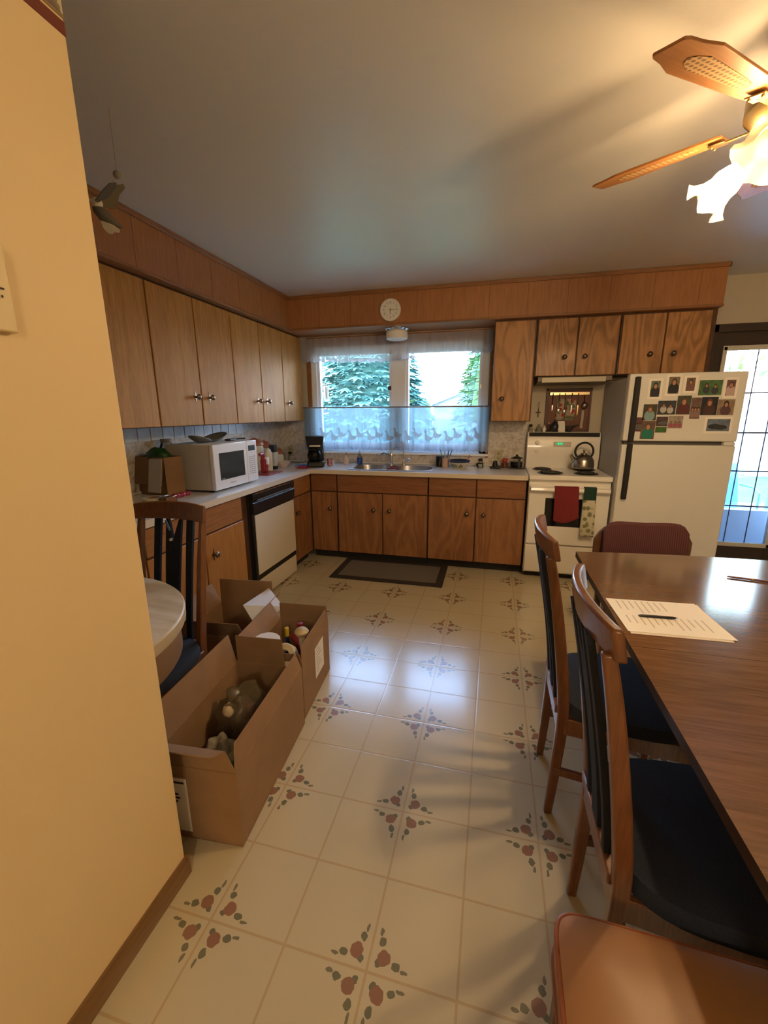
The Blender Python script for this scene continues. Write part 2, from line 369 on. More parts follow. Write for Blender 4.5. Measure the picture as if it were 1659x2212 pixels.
# ------------------------------------------------------------------ window and door
win = thing('window_1', 'white vinyl two pane window over the sink', 'window', (1.34, .05, 1.04)); win['kind'] = 'structure'
fr = M(); X0, X1, Z0, Z1 = .40, 2.28, 1.035, 2.13
fr.box(X0, X0+.055, .02, .14, Z0, Z1); fr.box(X1-.075, X1, .02, .14, Z0, Z1); fr.box(X0, X1, .02, .14, Z1-.06, Z1); fr.box(X0, X1, .02, .14, Z0, Z0+.06)
fr.box(1.285, 1.435, .03, .13, Z0, Z1)
fr.build('window_frame', VINYLW, win, bevel=.004)
for (a, b_) in ((X0+.055, 1.285), (1.435, X1-.075)):
    s_ = M(); q = .028; s_.box(a, a+q, .05, .11, Z0+.06, Z1-.06); s_.box(b_-q, b_, .05, .11, Z0+.06, Z1-.06); s_.box(a, b_, .05, .11, Z0+.06, Z0+.06+q); s_.box(a, b_, .05, .11, Z1-.06-q, Z1-.06)
    f_ = s_.build('sash', VINYLW, win, bevel=.003)
    B(a+q, b_-q, .078, .082, Z0+.088, Z1-.088).build('pane', PANE, f_)
    B(b_-q-.012 if a < 1 else b_-.012, b_-.002, .04, .05, 1.68, 1.72).build('latch', CHROME, f_)
sl = M(); sl.box(X0-.02, X1+.02, -.035, .02, 1.015, 1.036); sl.build('window_sill', VINYLW, win, bevel=.003)
cs = M(); cs.box(.36, .405, -.012, -.0005, 1.0, 2.2); cs.box(2.275, 2.30, -.012, -.0005, 1.0, 2.2); cs.box(.36, 2.30, -.012, -.0005, 2.125, 2.222)
cs.build('casing', W_TRIMX, win, bevel=.002)

DD = mat('door_dark_brown', (.045, .032, .028), .45)
door = thing('door_1', 'dark brown patio door with tall leaded glass', 'door', (4.52, .05, 0)); door['kind'] = 'structure'
d_ = M(); d_.box(4.151, 4.235, .02, .07, .02, 2.129); d_.box(4.815, 4.899, .02, .07, .02, 2.129); d_.box(4.235, 4.815, .02, .07, .02, .25); d_.box(4.235, 4.815, .02, .07, 1.965, 2.129)
leaf = d_.build('leaf', DD, door, bevel=.003)
g_ = M(); a0, a1, b0, b1 = 4.215, 4.835, .225, 1.985
for bx in ((a0, a0+.03, b0, b1), (a1-.03, a1, b0, b1), (a0, a1, b0, b0+.035), (a0, a1, b1-.035, b1)): g_.box(bx[0], bx[1], .0, .022, bx[2], bx[3])
g_.build('glass_frame', mat('cream_frame', (.62, .60, .50), .4), door, bevel=.004)
B(a0+.03, a1-.03, .042, .047, b0+.035, b1-.035).build('pane', PANE, door)
l_ = M()
for z in (.60, .92, 1.26, 1.60): l_.box(a0+.03, a1-.03, .036, .0415, z-.006, z+.006)
for x in (4.49, 4.655): l_.box(x-.004, x+.004, .038, .0415, b0+.03, b1-.03)
l_.build('came_grid', mat('dark_lead', (.04, .05, .11), .5), door)
k_ = M().sphere((4.865, -.01, 1.0), .028, 14); k_.cyl((4.865, .02, 1.0), (4.865, -.01, 1.0), .01); k_.build('door_knob', BRASS, door)
cs = M(); cs.box(4.06, 4.15, -.015, -.0005, .0, 2.16); cs.box(4.90, 4.99, -.015, -.0005, 0, 2.16); cs.box(4.06, 4.99, -.015, -.0005, 2.10, 2.162)
cs.build('casing', DD, door, bevel=.002)
struct(B(4.99, 7.1, -.015, -.0005, 0, .09).build('baseboard_back', W_TRIMX))

# ------------------------------------------------------------------ soffit
se = M()
for q in range(1, 10): se.box(.3602, .3606, -3.6+q*.34, -3.597+q*.34, 2.25, CE-.034)
for q in range(1, 12): se.box(.36+q*.315, .3625+q*.315, -.3776, -.3772, 2.25, CE-.034)
struct(se.build('trim_11', mat('seam_dark', (.11, .045, .018), .6), smooth=False))
so_ = M(); so_.box(.002, .36, -3.6, -.002, 2.232, CE-.002); so_.box(.36, 4.0, -.377, -.002, 2.232, CE-.002)
struct(so_.build('trim_5', W_SOFF, smooth=False))
st = M(); st.box(.36, .374, -3.6, -.377, CE-.032, CE-.001); st.box(.36, .367, -3.6, -.377, 2.232, 2.25)
struct(st.build('trim_6', W_TRIM, bevel=.003))
st = M(); st.box(.374, 4.01, -.391, -.377, CE-.032, CE-.001); st.box(.374, 4.005, -.384, -.377, 2.232, 2.25); st.box(4.0, 4.012, -.391, -.002, CE-.032, CE-.001)
struct(st.build('trim_7', W_TRIMX, bevel=.003))

# ------------------------------------------------------------------ cabinets
def knob_mesh(p, n, k_=1.2):
    """round knob on a spiked back plate; n is the outward axis"""
    n = Vector(n); t = Vector((0, 0, 1)); s = n.cross(t); p = Vector(p); m = M()
    mx = Matrix((s, t, n)).transposed()*k_
    m.lathe([(.0, 0), (.009, .001), (.006, .012), (.007, .016), (.015, .020), (.017, .026), (.013, .032), (.004, .035), (.0001, .0352)], p, 14, 0, mx)
    k = 16; pts = []
    for i in range(k):
        a = 2*math.pi*i/k; r = k_*.034 if i % 8 == 4 else k_*(.022 if i % 4 == 0 else (.016 if i % 2 == 0 else .010))
        pts.append(p+s*math.cos(a)*r*.75+t*math.sin(a)*r+n*.0025)
    pts2 = [q-n*.0025 for q in pts]; m.add(pts+pts2, [tuple(range(k)), tuple(range(k, 2*k))[::-1]]+[(i, i+k, (i+1) % k+k, (i+1) % k) for i in range(k)])
    return m
def cabinet(name, label, axis, a0, a1, front, back, z0, z1, doors, knobs, knobz, drawers=(), frame=W_DARK, dz=None, toe=None, group=None, dwood=None, falses=()):
    """axis 'x': cabinet against the left wall (runs along y, faces +x); 'y': against back wall (runs along x, faces -y)"""
    def bx(m, p0, p1, q0, q1, r0, r1, mi=0):   # p along the run, q = depth
        return m.box(q0, q1, p0, p1, r0, r1, mi) if axis == 'x' else m.box(p0, p1, q0, q1, r0, r1, mi)
    sg = 1 if axis == 'x' else -1; n = (1, 0, 0) if axis == 'x' else (0, -1, 0)
    loc = ((front+back)/2, (a0+a1)/2, z0 if toe is None else 0) if axis == 'x' else ((a0+a1)/2, (front+back)/2, z0 if toe is None else 0)
    t = thing(name, label, 'cabinet', loc, 0, group); th = .018
    b = M(); bx(b, a0+.001, a1-.001, back+sg*.003, front-sg*th, z0, z1, 0); b.build('body', frame, t, bevel=.001)
    dz0, dz1 = dz if dz else (z0+.004, z1-.012)
    for (d0, d1) in doors:
        d = M(); bx(d, d0+.005, d1-.005, front-sg*(th-.001), front, dz0, dz1); do = d.build('door', dwood or W_DOOR, t, bevel=.004)
        for k in knobs:
            if d0 < k < d1:
                p = (front, k, knobz) if axis == 'x' else (k, front, knobz); knob_mesh(p, n).build('knob', PEWTER, do)
    for (d0, d1, r0, r1) in drawers:
        d = M(); bx(d, d0+.005, d1-.005, front-sg*(th-.001), front, r0, r1); d.build('drawer', W_DRAWY if axis == 'x' else W_DRAW, t, bevel=.004)
    for (d0, d1, r0, r1) in falses:
        d = M(); bx(d, d0+.003, d1-.003, front-sg*(th-.001), front-sg*.002, r0, r1); d.build('false_front', W_DRAWY if axis == 'x' else W_DRAW, t, bevel=.003)
    if toe is not None:
        d = M(); bx(d, a0+.001, a1-.001, back+sg*.003, front-sg*.06, .001, z0-.001); d.build('toe_kick', MATTE, t)
    return t
ZU0, ZU1 = 1.365, 2.23
cabinet('wall_cabinet', 'tall oak wall cabinet at the left end, cut off by the orange partition', 'x', -3.55, -2.99, .31, 0, ZU0, ZU1, [(-3.55, -3.27), (-3.27, -2.99)], [-3.34, -3.2], 1.56)
cabinet('wall_cabinet', 'double oak wall cabinet with one door showing beside the partition', 'x', -2.99, -2.145, .31, 0, ZU0, ZU1, [(-2.99, -2.565), (-2.565, -2.145)], [-2.64, -2.49], 1.56)
cabinet('wall_cabinet', 'double-door oak wall cabinet directly above the white microwave', 'x', -2.145, -1.30, .31, 0, ZU0, ZU1, [(-2.145, -1.726), (-1.726, -1.30)], [-1.79, -1.637], 1.563)
cabinet('wall_cabinet', 'double-door oak wall cabinet above the canisters, lit by the window', 'x', -1.30, -.47, .31, 0, ZU0, ZU1, [(-1.30, -.883), (-.883, -.47)], [-.964, -.81], 1.555)
cabinet('wall_cabinet', 'narrow single-door oak wall cabinet in the left corner by the window', 'x', -.47, -.03, .31, 0, ZU0, ZU1, [(-.47, -.045)], [-.367], 1.55)
cabinet('wall_cabinet', 'tall single-door oak wall cabinet right of the window, strong swirling grain', 'y', 2.309, 2.662, -.3327, 0, ZU0, ZU1, [(2.309, 2.655)], [2.40], 1.565, dwood=W_SWIRL)
cabinet('wall_cabinet', 'short double-door oak wall cabinet above the white range', 'y', 2.664, 3.318, -.3327, 0, 1.75, ZU1, [(2.668, 2.993), (2.993, 3.312)], [2.90, 3.06], 1.905, dwood=W_SWIRL)
cabinet('wall_cabinet', 'short double-door oak wall cabinet above the refrigerator', 'y', 3.32, 4.0, -.3327, 0, 1.75, ZU1, [(3.325, 3.648), (3.648, 3.965)], [3.55, 3.72], 1.905, dwood=W_SWIRL)
TZ = .08
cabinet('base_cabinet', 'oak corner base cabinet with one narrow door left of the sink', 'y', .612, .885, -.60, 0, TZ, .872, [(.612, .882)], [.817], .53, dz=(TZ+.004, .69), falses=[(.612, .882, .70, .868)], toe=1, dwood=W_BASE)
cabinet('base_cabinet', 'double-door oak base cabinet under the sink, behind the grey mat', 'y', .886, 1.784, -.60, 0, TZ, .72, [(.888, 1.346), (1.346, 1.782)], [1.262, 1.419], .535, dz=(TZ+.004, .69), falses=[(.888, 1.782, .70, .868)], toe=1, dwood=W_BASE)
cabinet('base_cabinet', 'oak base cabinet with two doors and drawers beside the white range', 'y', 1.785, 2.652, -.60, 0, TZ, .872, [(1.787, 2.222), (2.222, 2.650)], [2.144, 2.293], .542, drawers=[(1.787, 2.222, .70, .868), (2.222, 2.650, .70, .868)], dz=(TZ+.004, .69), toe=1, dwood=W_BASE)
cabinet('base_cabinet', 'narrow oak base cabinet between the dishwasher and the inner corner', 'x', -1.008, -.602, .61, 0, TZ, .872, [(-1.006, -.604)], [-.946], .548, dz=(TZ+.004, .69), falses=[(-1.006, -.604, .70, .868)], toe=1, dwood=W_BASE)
WARMD = wood('door_oak_warm', (.36, .15, .035), (.52, .24, .065), 'z', .8, .42, .3)
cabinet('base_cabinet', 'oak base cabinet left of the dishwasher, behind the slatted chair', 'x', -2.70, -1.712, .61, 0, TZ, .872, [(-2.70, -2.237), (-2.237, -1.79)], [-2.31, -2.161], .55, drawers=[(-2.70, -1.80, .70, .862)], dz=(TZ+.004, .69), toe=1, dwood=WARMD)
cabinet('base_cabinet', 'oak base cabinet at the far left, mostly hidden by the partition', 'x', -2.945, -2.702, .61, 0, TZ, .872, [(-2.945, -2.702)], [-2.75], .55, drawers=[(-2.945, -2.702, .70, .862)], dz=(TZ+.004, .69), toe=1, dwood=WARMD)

# worktop with the sink hole
CT = mat('counter_laminate', (.80, .79, .78), .25, coat=.3, noise_amt=.04, noise_sc=160); CTE = mat('counter_edge', (.70, .62, .50), .4)
c_ = M(); H0, H1 = .874, .914; sx0, sx1, sy0, sy1 = 1.0, 1.79, -.555, -.13
for (x0, x1, y0, y1) in ((.007, .637, -2.95, -.634), (.007, sx0, -.634, -.007), (sx1, 2.655, -.634, -.007), (sx0, sx1, -.634, sy0), (sx0, sx1, sy1, -.007)): c_.box(x0, x1, y0, y1, H0, H1-.0005)
for (x0, x1, y0, y1) in ((.637, .639, -2.95, -.634), (.637, 2.655, -.636, -.634), (2.655, 2.657, -.634, -.007)): c_.box(x0, x1, y0, y1, H0, H1-.001, 1)
tag(c_.build('worktop', [CT, CTE], smooth=False), 'white L-shaped laminate worktop with cream edge along both walls', 'worktop')

# ------------------------------------------------------------------ sink
sk = thing('double_sink', 'stainless double bowl sink set in the white worktop', 'sink', (1.395, -.34, .914))
def superell(a, rx, ry, e=3.2):
    c, s = math.cos(a), math.sin(a); return rx*math.copysign(abs(c)**(2/e), c), ry*math.copysign(abs(s)**(2/e), s)
rim = M(); n = 48
cells = [(.985, 1.395), (1.395, 1.805)]
for (x0, x1) in cells:
    cx, cy = (x0+x1)/2, -.365; hx, hy = (x1-x0)/2, .205; rx, ry = .185, .172
    outer = []; inner = []; bot = []
    for i in range(n):
        a = 2*math.pi*i/n+math.pi/n; ix, iy = superell(a, rx, ry); k = 1/max(abs(math.cos(a)), abs(math.sin(a))); ox, oy = math.cos(a)*k*hx, math.sin(a)*k*hy
        outer.append((cx+ox, cy+oy, .919)); inner.append((cx+ix, cy+iy, .918))
    rim.add(outer+inner, [(i, (i+1) % n, n+(i+1) % n, n+i) for i in range(n)])
    bl = M(); secs = []
    for (f, z) in ((1, .918), (.985, .90), (.95, .78), (.88, .757), (.5, .752), (.1, .750)):
        secs.append([Vector((cx+superell(2*math.pi*i/n+math.pi/n, rx*f, ry*f)[0], cy+superell(2*math.pi*i/n+math.pi/n, rx*f, ry*f)[1], z)) for i in range(n)])
    bl.rects(secs, cap=False); bl.add(secs[-1], [tuple(range(n))])
    bo_ = bl.build('bowl', STEEL, sk, ang=60)
    M().lathe([(.035, .7535), (.03, .756), (.012, .753), (.0001, .753)], (cx, cy, 0), 20).build('drain', CHROME, bo_)
rim.box(.985, 1.805, -.16, -.10, .915, .919)
rim.box(.985, 1.805, -.572, -.569, .9155, .919); rim.build('rim', STEEL, sk, smooth=False)
rc = M(); rc.grid(lambda u, v: (1.345+u*.095, -.50+v*.26, .921+.004*math.sin(u*9+v*5)+(-.05*max(0, (abs(u-.5)-.3)*5) if True else 0)), 16, 16)
tag(rc.build('dish_cloth', REDC, thick=.004), 'dark red dish cloth draped over the sink divider', 'cloth')
fa = thing('kitchen_faucet', 'chrome kitchen faucet with lever behind the sink', 'faucet', (1.32, -.13, .92))
M().lathe([(.028, .92), (.028, .927), (.019, .935), (.018, 1.0), (.020, 1.03), (.012, 1.05), (.0001, 1.053)], (1.325, -.13, 0), 20).build('body', CHROME, fa)
M().tube([(1.322, -.14, 1.0), (1.30, -.17, 1.035), (1.27, -.215, 1.05), (1.245, -.25, 1.04), (1.235, -.262, 1.02)], [.011, .011, .012, .013, .014], 12).build('spout', CHROME, fa)
M().tube([(1.325, -.13, 1.045), (1.335, -.125, 1.075), (1.365, -.12, 1.095), (1.385, -.12, 1.098)], [.009, .007, .006, .005], 10).build('lever', CHROME, fa)
fb = thing('filter_tap', 'slim gooseneck drinking water tap right of the faucet', 'faucet', (1.46, -.13, .92))
M().lathe([(.024, .92), (.022, .93), (.012, .945), (.011, .975), (.0001, .98)], (1.455, -.13, 0), 16).build('body', CHROME, fb)
M().tube([(1.455, -.13, .97), (1.455, -.13, 1.05), (1.453, -.13, 1.13), (1.447, -.14, 1.155), (1.435, -.155, 1.158), (1.427, -.17, 1.14), (1.424, -.175, 1.12)], .006, 10).build('spout', CHROME, fb)
M().tube([(1.465, -.14, .955), (1.495, -.16, .965), (1.515, -.17, .985), (1.53, -.18, .975)], [.008, .006, .007, .009], 10).build('handle', CHROME, fb)

# ------------------------------------------------------------------ curtains
rodM = mat('rod_bronze', (.30, .20, .15), .4, .6)
tag(M().cyl((.312, -.055, 1.505), (2.307, -.055, 1.505), .006).build('curtain_rod', rodM), 'thin brown cafe curtain rod across the middle of the window', 'curtain rod')
def fold_y(x, amp=.010, f=1.0): return amp*(math.sin(x*61*f)+.5*math.sin(x*97*f+1.3)+.3*math.sin(x*143*f))
va = M(); nx = 160
def vf(u, v):
    x = .315+u*1.985; zt = 2.205; zb = 2.0+.045*abs(math.sin(u*math.pi*19))*-.35-.035*(1-abs(2*u-1))**.6+ (.03 if u > .5 else 0)*u
    return (x, -.052+fold_y(x, .006), zt+(zb-zt)*v)
va.grid(vf, nx*2, 10)
def vb(u, v):
    x = .315+u*1.985; b = vf(u, 1); return (x, b[1]-.0015, b[2]+.030-.030*v+(-.008*abs(math.sin(u*math.pi*60)) if v == 1 else 0))
va.grid(vb, nx*2, 1, 1)
tag(va.build('window_valance', [SHEERV, LACE]), 'sheer white valance with scalloped lace edge across the window top', 'curtain')
ca = M()
def cf(u, v):
    x = .315+u*1.985; return (x, -.055-.004*v+fold_y(x, .009*(.4+v)), 1.515-(1.515-1.068)*v)
ca.grid(cf, nx*2, 10)
def clz(u, v): p = cf(u, 1); return (p[0], p[1]-.002, 1.068+.075*(1-v)-(.010*abs(math.sin(u*math.pi*48)) if v == 1 else 0))
ca.grid(clz, nx*2, 1, 1)
goose = [(0, .0), (-.022, -.004), (-.036, .012), (-.040, .032), (-.034, .055), (-.038, .078), (-.048, .092), (-.062, .090), (-.050, .104), (-.038, .112), (-.024, .106), (-.020, .090), (-.014, .068), (.004, .050), (.026, .040), (.046, .044), (.056, .058), (.054, .034), (.040, .012), (.020, .0)]
gx = .47; gi = 0
while gx < 2.24:
    for (ox, oz, f) in ((0, 0, 1), (.085, .028, 1)):
        pts = []
        for (a, b_) in goose:
            x = gx+ox+a*.92; pts.append((x, -.072-.004*fold_y(x, 1)-.004, 1.168+oz+b_*.92))
        ca.add(pts, [tuple(range(len(pts)))], 2)
        ca.add([(gx+ox-.01+i*.018+d, -.0765, 1.168+oz-zz) for i in (0, 1) for (d, zz) in ((0, 0), (.004, 0), (.008, .022), (-.002, .022))], [(0, 1, 2, 3), (4, 5, 6, 7)], 2)
    gx += .205
tag(ca.build('cafe_curtain', [SHEER, LACE, GOOSE]), 'sheer white cafe curtain with a row of geese over the lower window', 'curtain')

# ------------------------------------------------------------------ clock and sink light
ck = thing('wall_clock', 'round white wall clock on the wood panel above the window', 'clock', (1.378, -.40, 2.26))
mx = Matrix(((1, 0, 0), (0, 0, -1), (0, 1, 0)))      # lathe axis -> -y
CC = Vector((1.378, -.379, 2.358))
M().lathe([(.095, 0), (.097, .012), (.094, .022), (.084, .024), (.082, .018), (.0001, .018)], CC, 40, 0, mx).build('case', mat('clock_white', (.78, .76, .72), .35), ck)
for h in range(1, 13):
    a = 2*math.pi*h/12; text('numeral', str(h), CC+Vector((math.sin(a)*.062, -.0188, math.cos(a)*.062)), (R(90), 0, 0), .026, mat('numeral_grey', (.16, .16, .17), .6), ck)
def hand(ang, ln, wd, back=.012):
    d = Vector((math.sin(ang), 0, math.cos(ang))); s = Vector((d.z, 0, -d.x)); y = Vector((0, -.0205, 0))
    return M().slab([CC+y-d*back-s*wd, CC+y-d*back+s*wd, CC+y+d*ln+s*wd*.4, CC+y+d*ln-s*wd*.4], .001)
hand(R(87), .062, .0022).build('minute_hand', DARKTXT, ck); hand(R(183), .042, .003).build('hour_hand', DARKTXT, ck)
sl_ = thing('ceiling_fixture', 'small round drum light under the wood panel over the window', 'light fixture', (1.40, -.22, 2.232))
M().lathe([(.115, 2.2315), (.115, 2.222), (.10, 2.205), (.094, 2.203)], (1.40, -.22, 0), 32).build('base', CHROME, sl_)
M().lathe([(.092, 2.206), (.103, 2.195), (.105, 2.15), (.10, 2.135), (.085, 2.128), (.0001, 2.124)], (1.40, -.22, 0), 32).build('glass_shade', FROST, sl_)
th_ = thing('window_thermometer', 'cream outdoor thermometer outside the left window pane', 'thermometer', (.50, .16, 1.58))
tm = M().box(.475, .535, .150, .158, 1.585, 1.745); tm.build('plate', mat('thermo_cream', (.62, .56, .36), .5), th_, bevel=.003)
tt = M().cyl((.505, .148, 1.60), (.505, .148, 1.73), .003, n=8)
for i in range(12): tt.box(.510, .522, .1485, .1495, 1.61+i*.01, 1.612+i*.01)
tt.build('scale', RED, th_)

# ------------------------------------------------------------------ dishwasher
dw = thing('dishwasher', 'built-in dishwasher with black control strip and cream front', 'dishwasher', (.35, -1.36, 0)); y0, y1 = -1.700, -1.016
B(.05, .60, y0, y1, .02, .868).build('tub', MATTE, dw)
DWC = mat('dishwasher_cream', (.76, .68, .53), .35)
B(.601, .628, y0+.035, y1-.004, .215, .692).build('front_panel', DWC, dw, bevel=.002)
B(.600, .622, y0+.004, y1, .1685, .71).build('panel_frame', BLACK, dw, bevel=.002)
cp = M(); prof = [(.601, .705), (.636, .712), (.640, .79), (.628, .80), (.640, .815), (.640, .862), (.60, .870)]
cp.rects([[Vector((p[0], y, p[1])) for p in prof] for y in (y0+.004, y1)]); cpo = cp.build('control_panel', BLACK, dw, bevel=.002)
B(.636, .641, y0+.03, y1-.01, .858, .866).build('trim_strip', CHROME, cpo); B(.6395, .6415, y0+.06, y1-.06, .806, .812).build('trim_strip', mat('grey_strip', (.22, .24, .26), .3), cpo)
B(.601, .624, y0+.030, y1-.002, .014, .168).build('kick_panel', DWC, dw, bevel=.002)

# ------------------------------------------------------------------ range
sv = thing('electric_range', 'white freestanding electric coil range between base cabinet and refrigerator', 'range', (2.985, -.35, 0)); x0, x1 = 2.664, 3.306
B(x0, x1, -.64, -.02, .05, .885).build('body', WHITE, sv, bevel=.003)
B(x0+.02, x1-.02, -.60, -.06, .002, .05).build('plinth', MATTE, sv)
B(x0-.004, x1+.004, -.675, -.095, .886, .928).build('cooktop', WHITE, sv, bevel=.008)
bgd = M().rects([[Vector((x, p[0], p[1])) for p in ((-.095, .90), (-.11, .95), (-.13, 1.04), (-.115, 1.235), (-.095, 1.262), (-.012, 1.262), (-.012, .90))] for x in (x0, x1)]).build('backguard', WHITE, sv, bevel=.004)
B(x0+.012, x1-.012, -.121, -.112, 1.222, 1.258).build('vent_strip', MATTE, bgd)
for (kx, kz) in ((2.755, 1.165), (2.755, 1.085), (3.235, 1.165), (3.235, 1.085)):
    M().lathe([(.022, 0), (.022, .004), (.016, .008), (.015, .022), (.0001, .023)], (kx, -.122, kz), 18, 0, mx).build('knob', WHITE, bgd)
B(2.90, 3.055, -.1245, -.119, 1.125, 1.175).build('clock_panel', mat('panel_cream', (.64, .60, .50), .3), bgd)
B(2.925, 2.985, -.1255, -.1246, 1.145, 1.168).build('display', mat('green_display', (.01, .16, .06), .4, emit=(.03, .55, .2), es=.35), bgd)
text('digits', '6:13', (2.955, -.1258, 1.1565), (R(90), 0, 0), .020, mat('green_digits', (.2, .8, .4), .4, emit=(.3, 1, .5), es=.6), bgd)
for (cx_, cy_, r_) in ((2.80, -.265, .075), (2.845, -.515, .095), (3.135, -.51, .085), (3.165, -.245, .085)):
    el = M(); el.lathe([(r_+.012, .929), (r_+.010, .932), (r_, .930), (.02, .9285), (.0001, .9285)], (cx_, cy_, 0), 30, 1)
    pts = [(cx_+math.cos(a)*(.018+(r_-.022)*a/(8*math.pi)), cy_+math.sin(a)*(.018+(r_-.022)*a/(8*math.pi)), .938) for a in [8*math.pi*i/110 for i in range(111)]]
    el.tube(pts, .0055, 6, 0); el.build('coil_burner', [mat('coil_black', (.02, .018, .018), .5), mat('drip_pan', (.06, .055, .05), .3, .6)], sv)
dr_ = B(x0+.004, x1-.004, -.672, -.641, .325, .845).build('oven_door', WHITE, sv, bevel=.006)
B(x0+.14, x0+.43, -.6745, -.6722, .49, .735).build('oven_window', mat('oven_glass', (.01, .01, .012), .08), dr_, bevel=.001)
hd = M(); hd.rects([[Vector((x, p[0], p[1])) for p in ((-.672, .835), (-.715, .83), (-.72, .805), (-.705, .79), (-.672, .79))] for x in (x0+.012, x1-.012)]); hd.build('oven_handle', WHITE, dr_, bevel=.004)
B(x0+.004, x1-.004, -.668, -.641, .065, .312).build('drawer', WHITE, sv, bevel=.006)

# tea towels over the handle
def towel(xa, xb, zt, zb, y, mats, name, label, skew=0, seed=0, hem=.0, bands=None):
    m = M()
    def f(u, v):
        x = xa+(xb-xa)*u+skew*v+(.012*v*(u-.5)); a = v*1.0
        if v < .06: return (x, y-.048+.0, zt) if v == 0 else (x, y-.054, zt-.006)
        return (x, y-.054-.004*math.sin(u*9+seed+v*3)*(.3+v)-.002*math.sin(u*23+v*7), zt-(zt-zb)*v-(hem*(1-(2*u-.7)**2)*v))
    m.grid(f, 20, 24)
    if bands:
        k = 0
        for j in range(24):
            for i in range(20): m.m[k] = bands((i+.5)/20, (j+.5)/24); k += 1
    m.grid(lambda u, v: (xa+(xb-xa)*u, y-.048+.030*v, zt+.003*math.sin(v*3.1)), 8, 3)
    m.grid(lambda u, v: (xa+(xb-xa)*u, y-.016, zt-v*.006), 8, 2)
    o = m.build(name, mats, thick=.003); tag(o, label, 'towel'); return o
towel(2.865, 3.050, .842, .565, -.67, REDC, 'tea_towel', 'plain dark red towel hanging on the oven door handle', .012, 1, .03)
LEAFT = mat('leaf_print_cloth', (.62, .58, .44), .85)
def leafcloth():
    m, t, b = newmat('leaf_print'); N, L = t.nodes, t.links
    c = N.new('ShaderNodeTexCoord'); n = N.new('ShaderNodeTexVoronoi'); n.inputs['Scale'].default_value = 24; L.new(c.outputs['Object'], n.inputs['Vector'])
    r = N.new('ShaderNodeValToRGB'); L.new(n.outputs['Distance'], r.inputs[0]); e = r.color_ramp.elements
    e[0].color = (.20, .21, .10, 1); e[0].position = .36; e[1].color = (.60, .56, .42, 1); e[1].position = .52
    L.new(r.outputs[0], b.inputs['Base Color']); b.inputs['Roughness'].default_value = .85; return m
towel(3.092, 3.185, .842, .43, -.67, [mat('dark_green_cloth', (.012, .045, .030), .85), leafcloth()], 'hand_towel', 'leaf-print hand towel with dark green top on the oven handle', .004, 3, .0, lambda u, v: 0 if v < .27 else 1)

# ------------------------------------------------------------------ range hood
hdn = thing('range_hood', 'slim cream under-cabinet hood above the range', 'range hood', (2.98, -.2, 1.71))
h_ = M().rects([[Vector((x, p[0], p[1])) for p in ((-.31, 1.748), (-.31, 1.71), (-.02, 1.69), (-.02, 1.748))] for x in (2.70, 3.30)]); h_.build('canopy', mat('hood_grey', (.20, .17, .14), .5), hdn, bevel=.003)
B(2.735, 3.25, -.318, -.3105, 1.70, 1.742).build('lip', mat('hood_cream', (.55, .50, .38), .35), hdn, bevel=.002)

# ------------------------------------------------------------------ refrigerator
fg = thing('refrigerator', 'white top-freezer refrigerator covered with snapshots', 'refrigerator', (3.69, -.40, 0)); fx0, fx1 = 3.312, 4.066
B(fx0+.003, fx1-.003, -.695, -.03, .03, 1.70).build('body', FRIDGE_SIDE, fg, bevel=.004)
B(fx0+.01, fx1-.01, -.68, -.06, .002, .03).build('base_grille', MATTE, fg)
fz = B(fx0, fx1, -.78, -.70, 1.228, 1.722).build('freezer_door', FRIDGE, fg, bevel=.010, seg=3)
fd = B(fx0, fx1, -.78, -.70, .06, 1.200).build('fridge_door', FRIDGE, fg, bevel=.010, seg=3)
B(fx0+.02, fx1-.02, -.745, -.70, 1.2005, 1.2275).build('door_gasket', mat('gasket_grey', (.10, .09, .09), .6), fg)
B(fx1-.08, fx1-.01, -.785, -.745, 1.2005, 1.2275).build('hinge', FRIDGE, fg, bevel=.003)
for (za, zb, par, s) in ((1.222, 1.70, fz, 1), (.775, 1.205, fd, -1)):
    hm = M(); secs = []
    for i in range(13):
        t_ = i/12; z = za+(zb-za)*t_; off = .030 if s > 0 else .030*(.3+.7*t_)
        xx = fx0+.052+(.0 if s > 0 else -.0)
        yy = -.781; d_ = .028+.010*math.sin(t_*math.pi)
        secs.append([Vector((xx-.018, yy, z)), Vector((xx-.018, yy-d_, z)), Vector((xx+.018, yy-d_, z)), Vector((xx+.018, yy, z))])
    hm.rects(secs); hm.build('door_handle', MATTE, par, bevel=.005)
